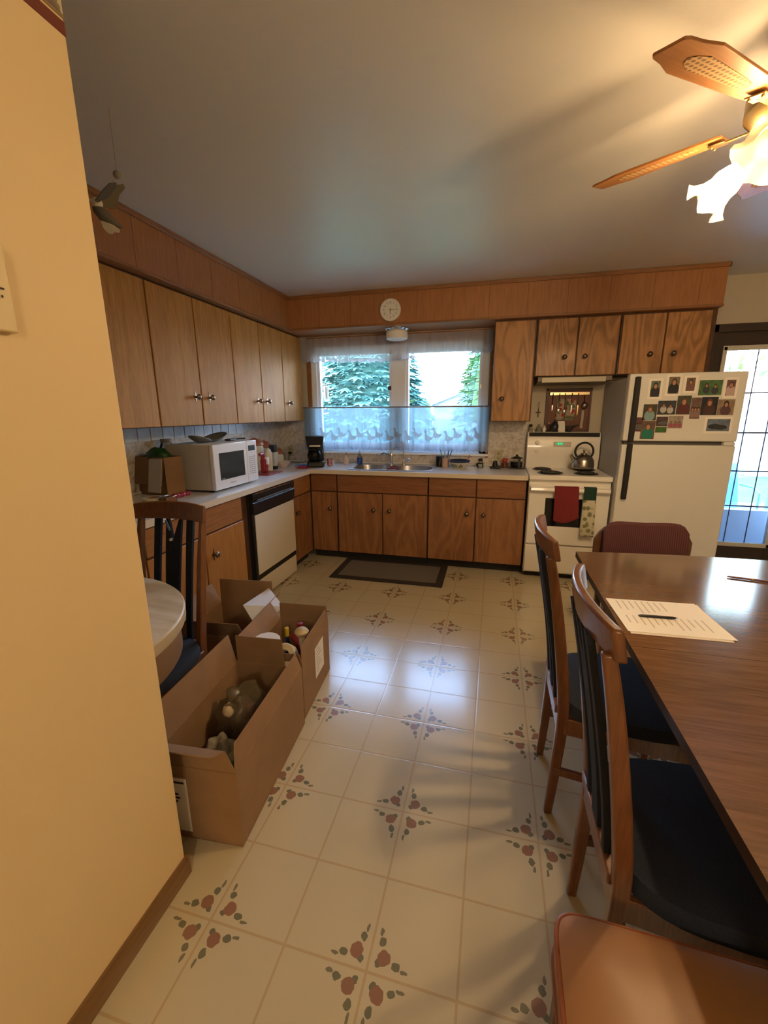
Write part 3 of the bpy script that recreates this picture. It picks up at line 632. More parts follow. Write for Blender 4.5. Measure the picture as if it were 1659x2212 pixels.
# snapshots on the freezer door
SK = (.42, .22, .14)
def photo(x0, x1, z0, z1, bgc, label, kind, hair=(.05, .03, .02), shirt=(.1, .1, .1), lay=0, rot=0, mount=True, extra=None):
    y = -.7815-.0022*lay; m = M(); cx_, cz_ = (x0+x1)/2, (z0+z1)/2; w_, h_ = x1-x0, z1-z0
    mats = [PAPER, mat('bg%g%g%g' % bgc, bgc, .35, noise_amt=.3, noise_sc=40), mat('skin', SK, .5), mat('hair%g%g%g' % hair, hair, .6), mat('shirt%g%g%g' % shirt, shirt, .6)]
    b = .016 if mount else 0
    if mount: m.box(x0-b, x1+b, y, y+.001, z0-b, z1+b, 0)
    m.box(x0, x1, y-.0004, y+.0006, z0, z1, 1)
    def disc(u, v, ru, rv, mi, d): 
        k = 14; P0 = [(x0+w_*u+math.cos(2*math.pi*i/k)*ru*h_, y-.0004-d, z0+h_*v+math.sin(2*math.pi*i/k)*rv*h_) for i in range(k)]
        P0 = [(min(max(p[0], x0+.001), x1-.001), p[1], min(max(p[2], z0+.001), z1-.001)) for p in P0]; m.add(P0, [tuple(range(k))], mi)
    def figure(u, top=.9, sc_=1.0):
        e = u*.0004
        disc(u, top-.62*sc_, .30*sc_, .36*sc_, 4, .0003+e); disc(u, top-.20*sc_, .15*sc_, .22*sc_, 3, .0008+e); disc(u, top-.25*sc_, .095*sc_, .14*sc_, 2, .0013+e)
    if kind == 1: figure(.5)
    elif kind == 2: figure(.32, .8, .7); figure(.70, .75, .7)
    elif kind == 3:
        for u in (.2, .5, .8): figure(u, .55, .5)
    elif kind == 4: disc(.35, .38, .5, .22, 3, .0003); disc(.6, .32, .5, .2, 4, .0004)
    o = m.build('snapshot', mats, smooth=False)
    if rot: 
        pass
    tag(o, label, 'photo', 'snapshots on the freezer door'); return o
photo(3.458, 3.520, 1.553, 1.668, (.10, .16, .12), 'white-mounted portrait of someone in dark gown, top left of the freezer snapshots', 1, shirt=(.02, .02, .03))
photo(3.572, 3.642, 1.575, 1.694, (.16, .13, .09), 'white-mounted portrait of someone in a black vest, second from left in top row', 1, hair=(.08, .05, .03), shirt=(.015, .015, .02))
photo(3.686, 3.742, 1.592, 1.684, (.15, .10, .08), 'small white-mounted brown-toned portrait, third from left in top row', 1, shirt=(.18, .09, .08))
photo(3.770, 3.915, 1.560, 1.665, (.07, .15, .06), 'green snapshot of two people outdoors, fourth in the top row', 2, shirt=(.04, .05, .06), mount=False)
photo(3.940, 3.995, 1.556, 1.664, (.16, .10, .11), 'white-mounted portrait with long brown hair, top right of the snapshots', 1, hair=(.10, .035, .02), shirt=(.5, .38, .36))
photo(3.428, 3.520, 1.382, 1.500, (.05, .045, .025), 'snapshot of a person in a pale blue shirt nearest the black handle', 1, hair=(.14, .06, .02), shirt=(.22, .34, .36), mount=False)
photo(3.522, 3.640, 1.425, 1.525, (.04, .045, .06), 'dark snapshot of a couple, one in white, left in the middle row', 2, hair=(.10, .05, .02), shirt=(.45, .44, .42), mount=False, lay=1)
photo(3.645, 3.735, 1.425, 1.560, (.06, .07, .05), 'snapshot of a person in dark red with folded arms, middle row', 1, hair=(.10, .05, .03), shirt=(.10, .025, .025), mount=False)
photo(3.737, 3.800, 1.395, 1.545, (.15, .09, .08), 'narrow tall brownish snapshot in the centre of the middle row', 3, shirt=(.25, .15, .14), mount=False, lay=1)
photo(3.802, 3.905, 1.420, 1.548, (.02, .022, .03), 'dark snapshot of a smiling person with reddish hair, right of centre', 1, hair=(.13, .04, .02), shirt=(.06, .03, .03), mount=False)
photo(3.907, 4.010, 1.420, 1.530, (.26, .19, .13), 'snapshot of a person with long dark hair at the right end of the middle row', 1, hair=(.03, .02, .02), shirt=(.10, .05, .06), mount=False)
photo(3.428, 3.522, 1.245, 1.378, (.13, .08, .06), 'lowest snapshot, figure in bright green above the freezer seam', 1, hair=(.10, .06, .03), shirt=(.01, .17, .11), mount=False, lay=1)
photo(3.390, 3.435, 1.300, 1.405, (.12, .035, .05), 'small maroon card half tucked behind the freezer handle', 4, mount=False)
photo(3.525, 3.600, 1.293, 1.335, (.05, .12, .025), 'small green card below the row of snapshots', 4, hair=(.04, .13, .03), shirt=(.05, .15, .03), mount=False, lay=1)
photo(3.605, 3.700, 1.325, 1.415, (.30, .25, .20), 'snapshot of a group dressed in pink, bottom middle', 3, hair=(.04, .03, .03), shirt=(.35, .08, .12), mount=False)
photo(3.525, 3.602, 1.340, 1.410, (.07, .04, .045), 'small dark purple snapshot beneath the couple in the middle row', 4, mount=False)
photo(3.858, 4.002, 1.305, 1.392, (.14, .18, .26), 'white-mounted blue landscape snapshot at the lower right', 4, hair=(.02, .03, .035), shirt=(.03, .035, .035))

# ------------------------------------------------------------------ wall pieces near the range
cr_ = thing('rosary_cross', 'small dark cross on a cord on the wall left of the utensil board', 'cross', (2.752, -.005, 1.40))
m_ = M().box(2.7475, 2.7565, -.010, -.002, 1.398, 1.478); m_.box(2.729, 2.775, -.010, -.002, 1.440, 1.449); m_.build('cross', mat('dark_wood', (.07, .03, .015), .5), cr_, bevel=.002)
M().tube([(2.752, -.005, 1.475), (2.744, -.005, 1.50), (2.745, -.005, 1.53), (2.753, -.005, 1.545), (2.761, -.005, 1.53), (2.760, -.005, 1.50), (2.752, -.005, 1.475)], .0018, 6).build('cord', mat('cord_brown', (.12, .07, .04), .6), cr_)
ub = thing('utensil_board', 'reddish wooden board on the wall above the range', 'board', (3.0, -.01, 1.27))
B(2.822, 3.205, -.014, -.001, 1.272, 1.655).build('panel', mat('board_red', (.16, .05, .03), .5, noise_amt=.15), ub, bevel=.002)
f_ = M(); 
for q in ((2.815, 2.835, 1.268, 1.662), (3.195, 3.212, 1.268, 1.662), (2.815, 3.212, 1.645, 1.662), (2.815, 3.212, 1.268, 1.28)): f_.box(q[0], q[1], -.020, -.001, q[2], q[3])
f_.build('frame', mat('board_frame', (.10, .035, .02), .45), ub, bevel=.002)
rl = B(2.845, 3.19, -.024, -.015, 1.602, 1.628).build('hook_rail', mat('rail_brass', (.62, .50, .28), .22, 1), ub, bevel=.001)
def utensil(x, ztop, zend, name, label, kind, ym=-.033, mt=STEEL):
    t = thing(name, label, 'utensil', (x, ym, zend)); hl = .11 if kind != 'turner' else .08
    m = M().tube([(x, ym, ztop), (x, ym, ztop-.01), (x, ym, ztop-hl)], [.006, .008, .006], 8, flat=.5); m.build('handle', mt, t)
    m = M()
    if kind == 'ladle': m.cyl((x, ym, ztop-hl), (x, ym, zend+.05), .003, n=6); m.sphere((x+.004, ym-.006, zend+.030), .030, 14, sc=(1, .5, 1))
    elif kind == 'turner': m.box(x-.003, x+.003, ym-.002, ym+.002, zend+.09, ztop-hl); m.box(x-.020, x+.020, ym-.003, ym+.001, zend, zend+.10)
    elif kind == 'knife': m.slab([(x-.006, ym, ztop-hl), (x+.007, ym, ztop-hl), (x+.005, ym, zend+.02), (x-.002, ym, zend)], .002)
    else: m.cyl((x, ym, ztop-hl), (x, ym, zend+.04), .003, n=6); m.sphere((x, ym, zend+.022), .018, 12, sc=(1, .3, 1.2))
    m.build('head', mt, t); return t
utensil(2.872, 1.620, 1.455, 'kitchen_fork', 'steel utensil hanging first from the left on the brass rail', 'knife')
utensil(2.930, 1.620, 1.44, 'serving_spoon', 'steel spoon hanging second from the left on the brass rail', 'spoon')
utensil(2.982, 1.620, 1.43, 'slotted_spoon', 'steel spoon hanging third on the rail, before the floral pot holders', 'spoon')
utensil(3.040, 1.620, 1.43, 'masher', 'grey utensil hanging fourth on the rail, over the flowered cloth', 'knife')
utensil(3.095, 1.620, 1.41, 'carving_knife', 'bright gold-lit utensil with dark grip hanging fifth on the rail', 'knife', mt=mat('warm_steel', (.72, .60, .35), .2, 1))
utensil(3.150, 1.600, 1.475, 'ladle', 'dark ladle with a shiny round bowl at the right end of the rail', 'ladle', mt=PEWTER)
sp2 = thing('spatula', 'long pale plastic spatula on the right of the red board', 'spatula', (3.145, -.022, 1.295))
B(3.135, 3.158, -.026, -.020, 1.36, 1.462).build('handle', mat('pale_plastic', (.42, .38, .33), .5), sp2, bevel=.002); B(3.130, 3.156, -.030, -.022, 1.295, 1.362).build('blade', mat('pale_plastic2', (.45, .38, .26), .5), sp2, bevel=.004)
def floral():
    m, t, b = newmat('floral_cloth'); N, L = t.nodes, t.links
    c = N.new('ShaderNodeTexCoord'); n = N.new('ShaderNodeTexVoronoi'); n.inputs['Scale'].default_value = 20; L.new(c.outputs['Object'], n.inputs['Vector'])
    r = N.new('ShaderNodeValToRGB'); L.new(n.outputs['Distance'], r.inputs[0]); e = r.color_ramp.elements; r.color_ramp.interpolation = 'CONSTANT'
    e[0].color = (.40, .05, .03, 1); e[1].color = (.42, .36, .28, 1); e[1].position = .33; q = e.new(.62); q.color = (.16, .18, .08, 1)
    L.new(r.outputs[0], b.inputs['Base Color']); b.inputs['Roughness'].default_value = .85; return m
FLO = floral()
for (xa, xb, lab) in ((2.905, 2.985, 'flowered pot holder at the left of the pair on the red board'), (2.995, 3.078, 'flowered pot holder at the right of the pair on the red board')):
    m = M().grid(lambda u, v: (xa+(xb-xa)*u+.006*math.sin(v*4), -.020-.003*math.sin(u*5), 1.57-.20*v), 6, 8); tag(m.build('pot_holder', FLO, thick=.006), lab, 'pot holder')

# items on the range backguard
BZ = 1.263
def shelf(name, label, cat, x, y, prof, mt, z=BZ, n=20, lid=None, lidm=None, group=None):
    """lathe-made small thing: body profile, optional lid profile"""
    t = thing(name, label, cat, (x, y, z), 0, group)
    M().lathe([(r, z+h) for r, h in prof], (x, y, 0), n).build('body', mt, t)
    if lid: M().lathe([(r, z+h) for r, h in lid], (x, y, 0), n).build('lid', lidm, t)
    return t
shelf('pepper_mill', 'black pepper mill at the left end of the range top shelf', 'pepper mill', 2.690, -.05, [(.018, 0), (.018, .025), (.011, .035), (.015, .045)], mat('clear_grey', (.30, .28, .24), .2), lid=[(.015, .045), (.017, .055), (.013, .070), (.0001, .074)], lidm=MATTE)
shelf('salt_shaker', 'tiny steel-topped shaker between the black mill and the grey bell', 'shaker', 2.716, -.075, [(.008, 0), (.008, .018)], PAPER, lid=[(.0085, .018), (.0085, .026), (.0001, .030)], lidm=STEEL)
shelf('bell_ornament', 'grey-green bell-shaped ornament on the range top shelf', 'ornament', 2.765, -.05, [(.028, 0), (.026, .02), (.017, .045), (.009, .055)], mat('greygreen', (.20, .21, .17), .5), lid=[(.009, .055), (.011, .063), (.006, .072), (.0001, .074)], lidm=mat('greygreen2', (.26, .27, .23), .5))
shelf('egg_cup', 'small white cup figure beside the red board foot', 'ornament', 2.812, -.065, [(.012, 0), (.012, .006), (.018, .025), (.016, .035), (.008, .045)], PAPER, lid=[(.008, .045), (.010, .055), (.0001, .066)], lidm=mat('white_knob', (.5, .48, .42), .3))
shelf('glass_vial', 'slim clear bottle with bright top against the red board', 'bottle', 2.853, -.055, [(.010, 0), (.010, .06), (.005, .075)], JAR, lid=[(.006, .075), (.006, .09), (.0001, .092)], lidm=CHROME)
shelf('round_teapot', 'round dark enamel pot standing behind the range', 'pot', 2.905, -.055, [(.020, 0), (.036, .020), (.040, .045), (.034, .070), (.020, .086)], mat('dark_enamel', (.02, .025, .035), .15, coat=.6), lid=[(.020, .086), (.012, .094), (.006, .100), (.005, .108), (.0001, .110)], lidm=BLACK)
nc = M().slab([(2.935, -.085, BZ+.001), (2.998, -.085, BZ+.001), (2.990, -.060, BZ+.10), (2.930, -.060, BZ+.10)], .0015); tag(nc.build('recipe_card', PAPER), 'white card leaning between the dark pot and dark bowl', 'card')
db = thing('gravy_boat', 'dark spouted bowl at the right end of the range shelf', 'bowl', (3.035, -.055, BZ))
M().lathe([(.018, BZ), (.022, BZ+.006), (.038, BZ+.035), (.044, BZ+.058), (.041, BZ+.058), (.034, BZ+.035), (.0001, BZ+.012)], (3.035, -.064, 0), 24, caps=False).build('bowl', mat('dark_pottery', (.05, .045, .045), .3), db)
M().slab([(3.07, -.060, BZ+.040), (3.118, -.055, BZ+.068), (3.072, -.045, BZ+.062)], .008).build('spout', mat('dark_pottery', (.05, .045, .045), .3), db)

# kettle
kt = thing('whistling_kettle', 'stainless kettle with black arched handle on the back right burner', 'kettle', (3.148, -.262, .943)); kx, ky, kz = 3.148, -.262, .944
M().lathe([(.084, kz), (.092, kz+.006), (.094, kz+.03), (.088, kz+.075), (.072, kz+.105), (.045, kz+.125), (.030, kz+.130)], (kx, ky, 0), 36).build('body', mat('kettle_steel', (.42, .40, .36), .26, 1), kt)
M().lathe([(.030, kz+.130), (.028, kz+.137), (.008, kz+.142), (.007, kz+.150), (.012, kz+.158), (.010, kz+.167), (.0001, kz+.170)], (kx, ky, 0), 20).build('lid', PEWTER, kt)
M().tube([(kx+math.cos(a)*.075, ky, kz+.155+math.sin(a)*.078) for a in [R(-42+i*264/24) for i in range(25)]], .010, 10, flat=.9).build('handle', MATTE, kt)
M().tube([(kx-.07, ky-.01, kz+.06), (kx-.095, ky-.015, kz+.095), (kx-.115, ky-.02, kz+.125)], [.022, .017, .013], 14).build('spout', mat('kettle_steel', (.42, .40, .36), .26, 1), kt)

# ------------------------------------------------------------------ things on the right part of the worktop
CTZ = .915
def rim_bowl(name, label, x, y, r, h, mt, z=CTZ, mats=None, foot=.45):
    m = M().lathe([(r*foot, z), (r*foot, z+.006), (r*.72, z+h*.35), (r*.95, z+h*.8), (r, z+h), (r*.96, z+h), (r*.66, z+h*.35), (.0001, z+.012)], (x, y, 0), 32, caps=False)
    return tag(m.build(name, mt), label, 'bowl')
shelf('black_canister', 'dark glass canister with black lid left of the utensil crock', 'canister', 1.832, -.15, [(.036, 0), (.038, .01), (.038, .085)], SMOKE, CTZ, lid=[(.040, .085), (.040, .105), (.0001, .107)], lidm=MATTE)
B(1.803, 1.862, -.178, -.122, CTZ+.0, CTZ+.002)
uc = thing('utensil_crock', 'pale pink crock on the worktop holding blue-handled tools', 'crock', (1.893, -.19, CTZ))
M().lathe([(.034, CTZ), (.036, CTZ+.01), (.037, CTZ+.09), (.034, CTZ+.09), (.032, CTZ+.012), (.0001, CTZ+.010)], (1.893, -.19, 0), 24, caps=False).build('jar', mat('pale_pink', (.55, .38, .30), .5), uc)
TURQ = mat('turquoise_plastic', (.10, .32, .40), .4); BLUEP = mat('blue_plastic', (.03, .16, .42), .4)
for (dx, dy, tx, ty, h, mt, nm, lb) in ((-.012, 0, -.055, .01, .17, TURQ, 'spatula', 'turquoise spatula leaning left in the pink crock'), (0, .01, -.012, .02, .165, mat('mint', (.20, .42, .36), .4), 'brush', 'mint green brush standing in the middle of the pink crock'), (.010, -.008, .03, 0, .165, mat('navy_p', (.02, .05, .12), .4), 'scissors', 'dark navy-handled tool leaning right in the pink crock'), (.016, .01, .062, .005, .175, BLUEP, 'paring_knife', 'bright blue-handled knife leaning furthest right in the pink crock')):
    bx_, by_ = 1.893+dx, -.19+dy; t = thing(nm, lb, 'utensil', (bx_, by_, CTZ+.02))
    p0 = Vector((bx_, by_, CTZ+.02)); p1 = Vector((1.893+tx, -.19+ty, CTZ+h)); pm = p0.lerp(p1, .55)
    M().tube([pm, pm.lerp(p1, .5), p1], [.005, .009, .007], 8, flat=.6).build('handle', mt, t); M().cyl(p0, pm, .004, n=6).build('shaft', STEEL, t)
def bowlmat():
    m, t, b = newmat('painted_bowl'); N, L = t.nodes, t.links
    c = N.new('ShaderNodeTexCoord'); n = N.new('ShaderNodeTexVoronoi'); n.inputs['Scale'].default_value = 16; L.new(c.outputs['Object'], n.inputs['Vector'])
    r = N.new('ShaderNodeValToRGB'); L.new(n.outputs['Distance'], r.inputs[0]); e = r.color_ramp.elements; r.color_ramp.interpolation = 'CONSTANT'
    e[0].color = (.38, .40, .10, 1); e[1].color = (.04, .05, .10, 1); e[1].position = .24; q = e.new(.34); q.color = (.60, .56, .48, 1)
    L.new(r.outputs[0], b.inputs['Base Color']); b.inputs['Roughness'].default_value = .25; return m
pb = thing('painted_bowl', 'wide cream bowl with dark blue rim and painted leaves', 'bowl', (2.035, -.22, CTZ)); r = .105
M().lathe([(.050, CTZ), (.052, CTZ+.006), (.075, CTZ+.025), (.098, CTZ+.058)], (2.035, -.22, 0), 36, caps=False).build('body', bowlmat(), pb)
M().lathe([(.098, CTZ+.058), (.106, CTZ+.078), (.102, CTZ+.078), (.070, CTZ+.030), (.0001, CTZ+.014)], (2.035, -.22, 0), 36, caps=False).build('rim', mat('navy_glaze', (.015, .025, .07), .2), pb)
tag(M().tube([(2.10, -.205, CTZ+.05), (2.12, -.19, CTZ+.10), (2.128, -.185, CTZ+.125)], .004, 8).build('red_straw', RED), 'bright red stick standing up from the painted bowl', 'straw')
sj = thing('clip_top_jar', 'small clear jar with black clip lid right of the painted bowl', 'jar', (2.235, -.19, CTZ))
M().lathe([(.026, CTZ), (.030, CTZ+.006), (.030, CTZ+.040), (.018, CTZ+.06), (.018, CTZ+.068)], (2.235, -.19, 0), 20).build('body', JAR, sj)
M().lathe([(.021, CTZ+.068), (.021, CTZ+.088), (.012, CTZ+.094), (.0001, CTZ+.095)], (2.235, -.19, 0), 20).build('lid', MATTE, sj)
M().tube([(2.205, -.21, CTZ+.02), (2.20, -.225, CTZ+.045), (2.225, -.225, CTZ+.05), (2.26, -.215, CTZ+.045)], .007, 8).build('clip', MATTE, sj)
bg_ = thing('hand_grinder', 'low black gadget lying on the worktop before the outlet', 'gadget', (2.37, -.18, CTZ))
m = M().box(2.325, 2.375, -.215, -.165, CTZ, CTZ+.018); m.box(2.375, 2.43, -.22, -.16, CTZ, CTZ+.028); m.build('base', BLACK, bg_, bevel=.006)
M().lathe([(.026, CTZ+.0), (.028, CTZ+.03), (.019, CTZ+.062), (.021, CTZ+.072), (.0001, CTZ+.076)], (2.375, -.19, 0), 18).build('knob', BLACK, bg_)
rt_ = thing('wire_handle_jar', 'red round-topped jar with wire handle beside the black coffee press', 'jar', (2.465, -.12, CTZ))
M().lathe([(.032, CTZ), (.034, CTZ+.01), (.030, CTZ+.05)], (2.465, -.12, 0), 20).build('base', mat('brown_glaze', (.12, .04, .03), .3), rt_)
M().sphere((2.468, -.12, CTZ+.072), .028, 16).build('dome', mat('redorange', (.45, .06, .04), .3), rt_)
M().tube([(2.468+math.cos(a)*.026, -.12, CTZ+.085+math.sin(a)*.028) for a in [R(i*180/10) for i in range(11)]], .0025, 6).build('wire', STEEL, rt_)
fp = thing('coffee_press', 'black-lidded glass coffee press on a clear plate next to the range', 'pot', (2.575, -.16, CTZ))
M().lathe([(.070, CTZ), (.080, CTZ+.006), (.070, CTZ+.009), (.0001, CTZ+.006)], (2.575, -.16, 0), 30).build('plate', JAR, fp)
M().lathe([(.045, CTZ+.010), (.056, CTZ+.022), (.058, CTZ+.07)], (2.575, -.16, 0), 28).build('body', SMOKE, fp)
M().lathe([(.050, CTZ+.012), (.054, CTZ+.03), (.0001, CTZ+.032)], (2.575, -.16, 0), 28).build('base', BLACK, fp)
M().lathe([(.060, CTZ+.098), (.052, CTZ+.106), (.024, CTZ+.116), (.010, CTZ+.122), (.012, CTZ+.134), (.0001, CTZ+.137)], (2.575, -.16, 0), 28).build('lid', BLACK, fp)
M().box(2.582, 2.608, -.236, -.21, CTZ+.02, CTZ+.104).build('handle', BLACK, fp, bevel=.005)
def outlet(x, y, z, nrm, label):
    o = thing('wall_outlet', label, 'outlet', (x, y, z)); 
    if nrm == 'y': B(x-.037, x+.037, y-.005, y, z-.057, z+.057).build('plate', mat('outlet_beige', (.50, .45, .28), .4), o, bevel=.002); k = M(); [k.box(x-.015, x+.015, y-.0075, y-.0045, z+dz-.013, z+dz+.013) for dz in (-.022, .022)]
    k.build('socket', mat('outlet_beige_d', (.36, .32, .20), .4), o, bevel=.003)
outlet(2.405, -.0065, 1.02, 'y', 'beige wall outlet behind the black gadget right of the window')
outlet(.115, -.0065, 1.03, 'y', 'beige wall outlet in the corner with a black plug')

# left of the sink
dsb = thing('soap_bottle', 'clear bottle of bright blue dish soap beside the sink', 'bottle', (1.018, -.17, CTZ))
M().lathe([(.022, CTZ), (.030, CTZ+.012), (.034, CTZ+.035), (.031, CTZ+.062), (.027, CTZ+.072)], (.985, -.16, 0), 24).build('body', mat('blue_soap', (.015, .055, .36), .1, coat=.5), dsb)
M().lathe([(.027, CTZ+.0725), (.020, CTZ+.090), (.011, CTZ+.108), (.010, CTZ+.118)], (.985, -.16, 0), 24).build('neck', JAR, dsb)
M().lathe([(.010, CTZ+.118), (.010, CTZ+.135), (.005, CTZ+.14), (.004, CTZ+.152), (.0001, CTZ+.153)], (.985, -.16, 0), 16).build('cap', mat('pale_blue_cap', (.45, .55, .65), .3), dsb)
gs = thing('goose_dispenser', 'white goose-shaped soap dispenser with pink beak left of the sink', 'ornament', (.862, -.2, CTZ))
M().lathe([(.024, CTZ), (.030, CTZ+.010), (.032, CTZ+.030), (.024, CTZ+.060), (.012, CTZ+.085), (.009, CTZ+.10)], (.842, -.19, 0), 24).build('body', mat('goose_white', (.66, .56, .50), .4), gs)
M().tube([(.842, -.19, CTZ+.095), (.845, -.192, CTZ+.112), (.853, -.195, CTZ+.118), (.868, -.20, CTZ+.112), (.876, -.20, CTZ+.106)], [.009, .010, .010, .005, .003], 10).build('beak', mat('goose_pink', (.55, .28, .22), .4), gs)

# coffee maker
cm = thing('coffee_maker', 'black drip coffee maker in the corner by the window', 'coffee maker', (.60, -.40, CTZ), 0)
cx0, cx1, cy0, cy1 = .505, .675, -.50, -.30
mrot = Matrix.Translation((.59, -.40, 0)) @ Matrix.Rotation(R(20), 4, 'Z') @ Matrix.Translation((-.59, .40, 0))
M().rects([[Vector(p) for p in sec] for sec in ([(cx0, cy0, CTZ), (cx1, cy0, CTZ), (cx1, cy1, CTZ), (cx0, cy1, CTZ)], [(cx0, cy0, CTZ+.055), (cx1, cy0, CTZ+.055), (cx1, cy1, CTZ+.055), (cx0, cy1, CTZ+.055)])]).tf(mrot).build('base', BLACK, cm, bevel=.012)
M().box(cx0+.005, cx1-.005, cy1-.065, cy1, CTZ+.05, CTZ+.22).tf(mrot).build('column', BLACK, cm, bevel=.01)
M().rects([[Vector(p) for p in sec] for sec in ([(cx0+.008, cy0+.02, CTZ+.205), (cx1-.008, cy0+.02, CTZ+.205), (cx1-.008, cy1, CTZ+.205), (cx0+.008, cy1, CTZ+.205)], [(cx0-.008, cy0, CTZ+.31), (cx1+.006, cy0, CTZ+.31), (cx1+.006, cy1, CTZ+.31), (cx0-.008, cy1, CTZ+.31)])]).tf(mrot).build('brew_head', BLACK, cm, bevel=.008)
M().box(cx0+.03, cx1-.03, cy0+.012, cy0+.03, CTZ+.205, CTZ+.222).tf(mrot).build('chrome_band', STEEL, cm, bevel=.002)
cf_ = M().lathe([(.050, CTZ+.062), (.068, CTZ+.085), (.072, CTZ+.12), (.062, CTZ+.155), (.052, CTZ+.17)], (.59, -.435, 0), 28).build('carafe', SMOKE, cm)
M().lathe([(.055, CTZ+.170), (.058, CTZ+.182), (.048, CTZ+.192), (.0001, CTZ+.193)], (.59, -.435, 0), 28).build('carafe_lid', BLACK, cf_)
M().tube([(.645, -.455, CTZ+.175), (.69, -.475, CTZ+.165), (.708, -.485, CTZ+.12), (.69, -.475, CTZ+.085), (.65, -.455, CTZ+.09)], .010, 10).build('carafe_handle', BLACK, cf_)
mg = thing('patterned_mug', 'small red and white patterned mug behind the coffee maker', 'mug', (.70, -.26, CTZ))
M().lathe([(.026, CTZ), (.030, CTZ+.01), (.031, CTZ+.07), (.028, CTZ+.07), (.026, CTZ+.012), (.0001, CTZ+.01)], (.705, -.30, 0), 22, caps=False).build('cup', mat('mug_pattern', (.42, .20, .22), .3, noise_amt=.8, noise_sc=45), mg)
M().tube([(.73, -.31, CTZ+.055), (.75, -.315, CTZ+.045), (.75, -.315, CTZ+.025), (.732, -.31, CTZ+.018)], .004, 8).build('handle', PAPER, mg)
pc = thing('power_cord', 'black power cord from the corner outlet to the coffee maker', 'cord', (.115, -.02, 1.0))
M().box(.098, .132, -.040, -.013, .998, 1.022).build('plug', BLACK, pc, bevel=.004)
M().tube([(.115, -.038, 1.0), (.112, -.055, .97), (.12, -.08, .93), (.18, -.12, .919), (.28, -.16, .919), (.36, -.20, .93), (.45, -.26, .96), (.505, -.30, .985)], .0035, 8).build('cable', BLACK, pc)
tag(M().grid(lambda u, v: (.36+u*.15, -.42+v*.10+.01*math.sin(u*6), CTZ+.003+.002*math.sin(u*8+v*5)), 10, 8).build('blue_cloth', mat('blue_cloth', (.07, .24, .62), .8), thick=.003), 'bright blue cloth flat on the worktop left of the coffee maker', 'cloth')
rp = M().grid(lambda u, v: (.455+u*.12, -.60+v*.075, CTZ+.004+.016*max(0, math.sin(u*math.pi)*math.sin(v*math.pi))*(1+.5*math.sin(u*17+v*9))), 14, 10); tag(rp.build('pot_holder', mat('crimson_cloth', (.40, .02, .06), .8), thick=.004), 'crumpled crimson cloth at the inner corner of the worktop', 'pot holder')

# canisters
def canister(x, y, r, h, lab):
    t = thing('canister', lab, 'canister', (x, y, CTZ), 0, 'canisters with domed wooden lids')
    M().lathe([(r*.92, CTZ), (r, CTZ+.008), (r, CTZ+h*.8), (r*.86, CTZ+h*.95), (r*.84, CTZ+h)], (x, y, 0), 28).build('jar', CERAM, t)
    M().lathe([(r*.84, CTZ+h), (r*.98, CTZ+h+.008), (r*.90, CTZ+h+.028), (r*.92, CTZ+h+.032), (r*.60, CTZ+h+.058), (r*.2, CTZ+h+.070), (.0001, CTZ+h+.072)], (x, y, 0), 28).build('lid', TERRA, t)
canister(.145, -.80, .085, .235, 'largest cream canister with wooden lid, nearest the microwave')
canister(.125, -.60, .074, .20, 'second largest cream canister with wooden lid')
canister(.115, -.43, .064, .150, 'third cream canister with wooden lid, second smallest')
canister(.100, -.275, .058, .105, 'smallest cream canister with wooden lid, by the corner')
sg_ = thing('white_box', 'tall white carton with black top and bottom bands between canisters', 'carton', (.23, -.70, CTZ))
B(.235, .29, -.70, -.65, CTZ+.025, CTZ+.20).build('body', mat('carton_white', (.60, .56, .48), .5), sg_); B(.234, .291, -.701, -.649, CTZ+.165, CTZ+.235).build('top_band', BLACK, sg_); B(.234, .291, -.701, -.649, CTZ, CTZ+.03).build('bottom_band', BLACK, sg_)
ju = shelf('cream_jug', 'tall narrow cream jug between red appliance and white carton', 'jug', .290, -.825, [(.034, 0), (.038, .02), (.036, .17), (.026, .20), (.014, .21)], CERAM, CTZ)
ra = thing('red_can_opener', 'red and white upright appliance next to the microwave', 'appliance', (.33, -1.0, CTZ))
m = M().box(.31, .36, -1.01, -.95, CTZ+.012, CTZ+.13); m.build('body', RED, ra, bevel=.01); B(.345, .374, -.985, -.955, CTZ+.08, CTZ+.145).build('panel', PAPER, ra, bevel=.003)
M().tube([(.33, -.99, CTZ+.12), (.332, -.99, CTZ+.15), (.335, -1.0, CTZ+.175), (.34, -1.06, CTZ+.175)], [.018, .019, .018, .014], 12).build('head', RED, ra)
B(.26, .45, -1.12, -.86, CTZ, CTZ+.008).build('base_mat', RED, ra, bevel=.003)
rim_bowl('glass_bowl', 'pinkish white fluted bowl in front of the smallest canisters', .30, -.56, .078, .062, mat('pink_white', (.62, .52, .47), .3, noise_amt=.1, noise_sc=80))
tag(M().lathe([(.085, CTZ), (.090, CTZ+.004), (.0001, CTZ+.003)], (.285, -.56, 0), 24).build('saucer', mat('maroon_plate', (.12, .03, .03), .5)), 'dark red plate under the pinkish bowl', 'plate') if False else None

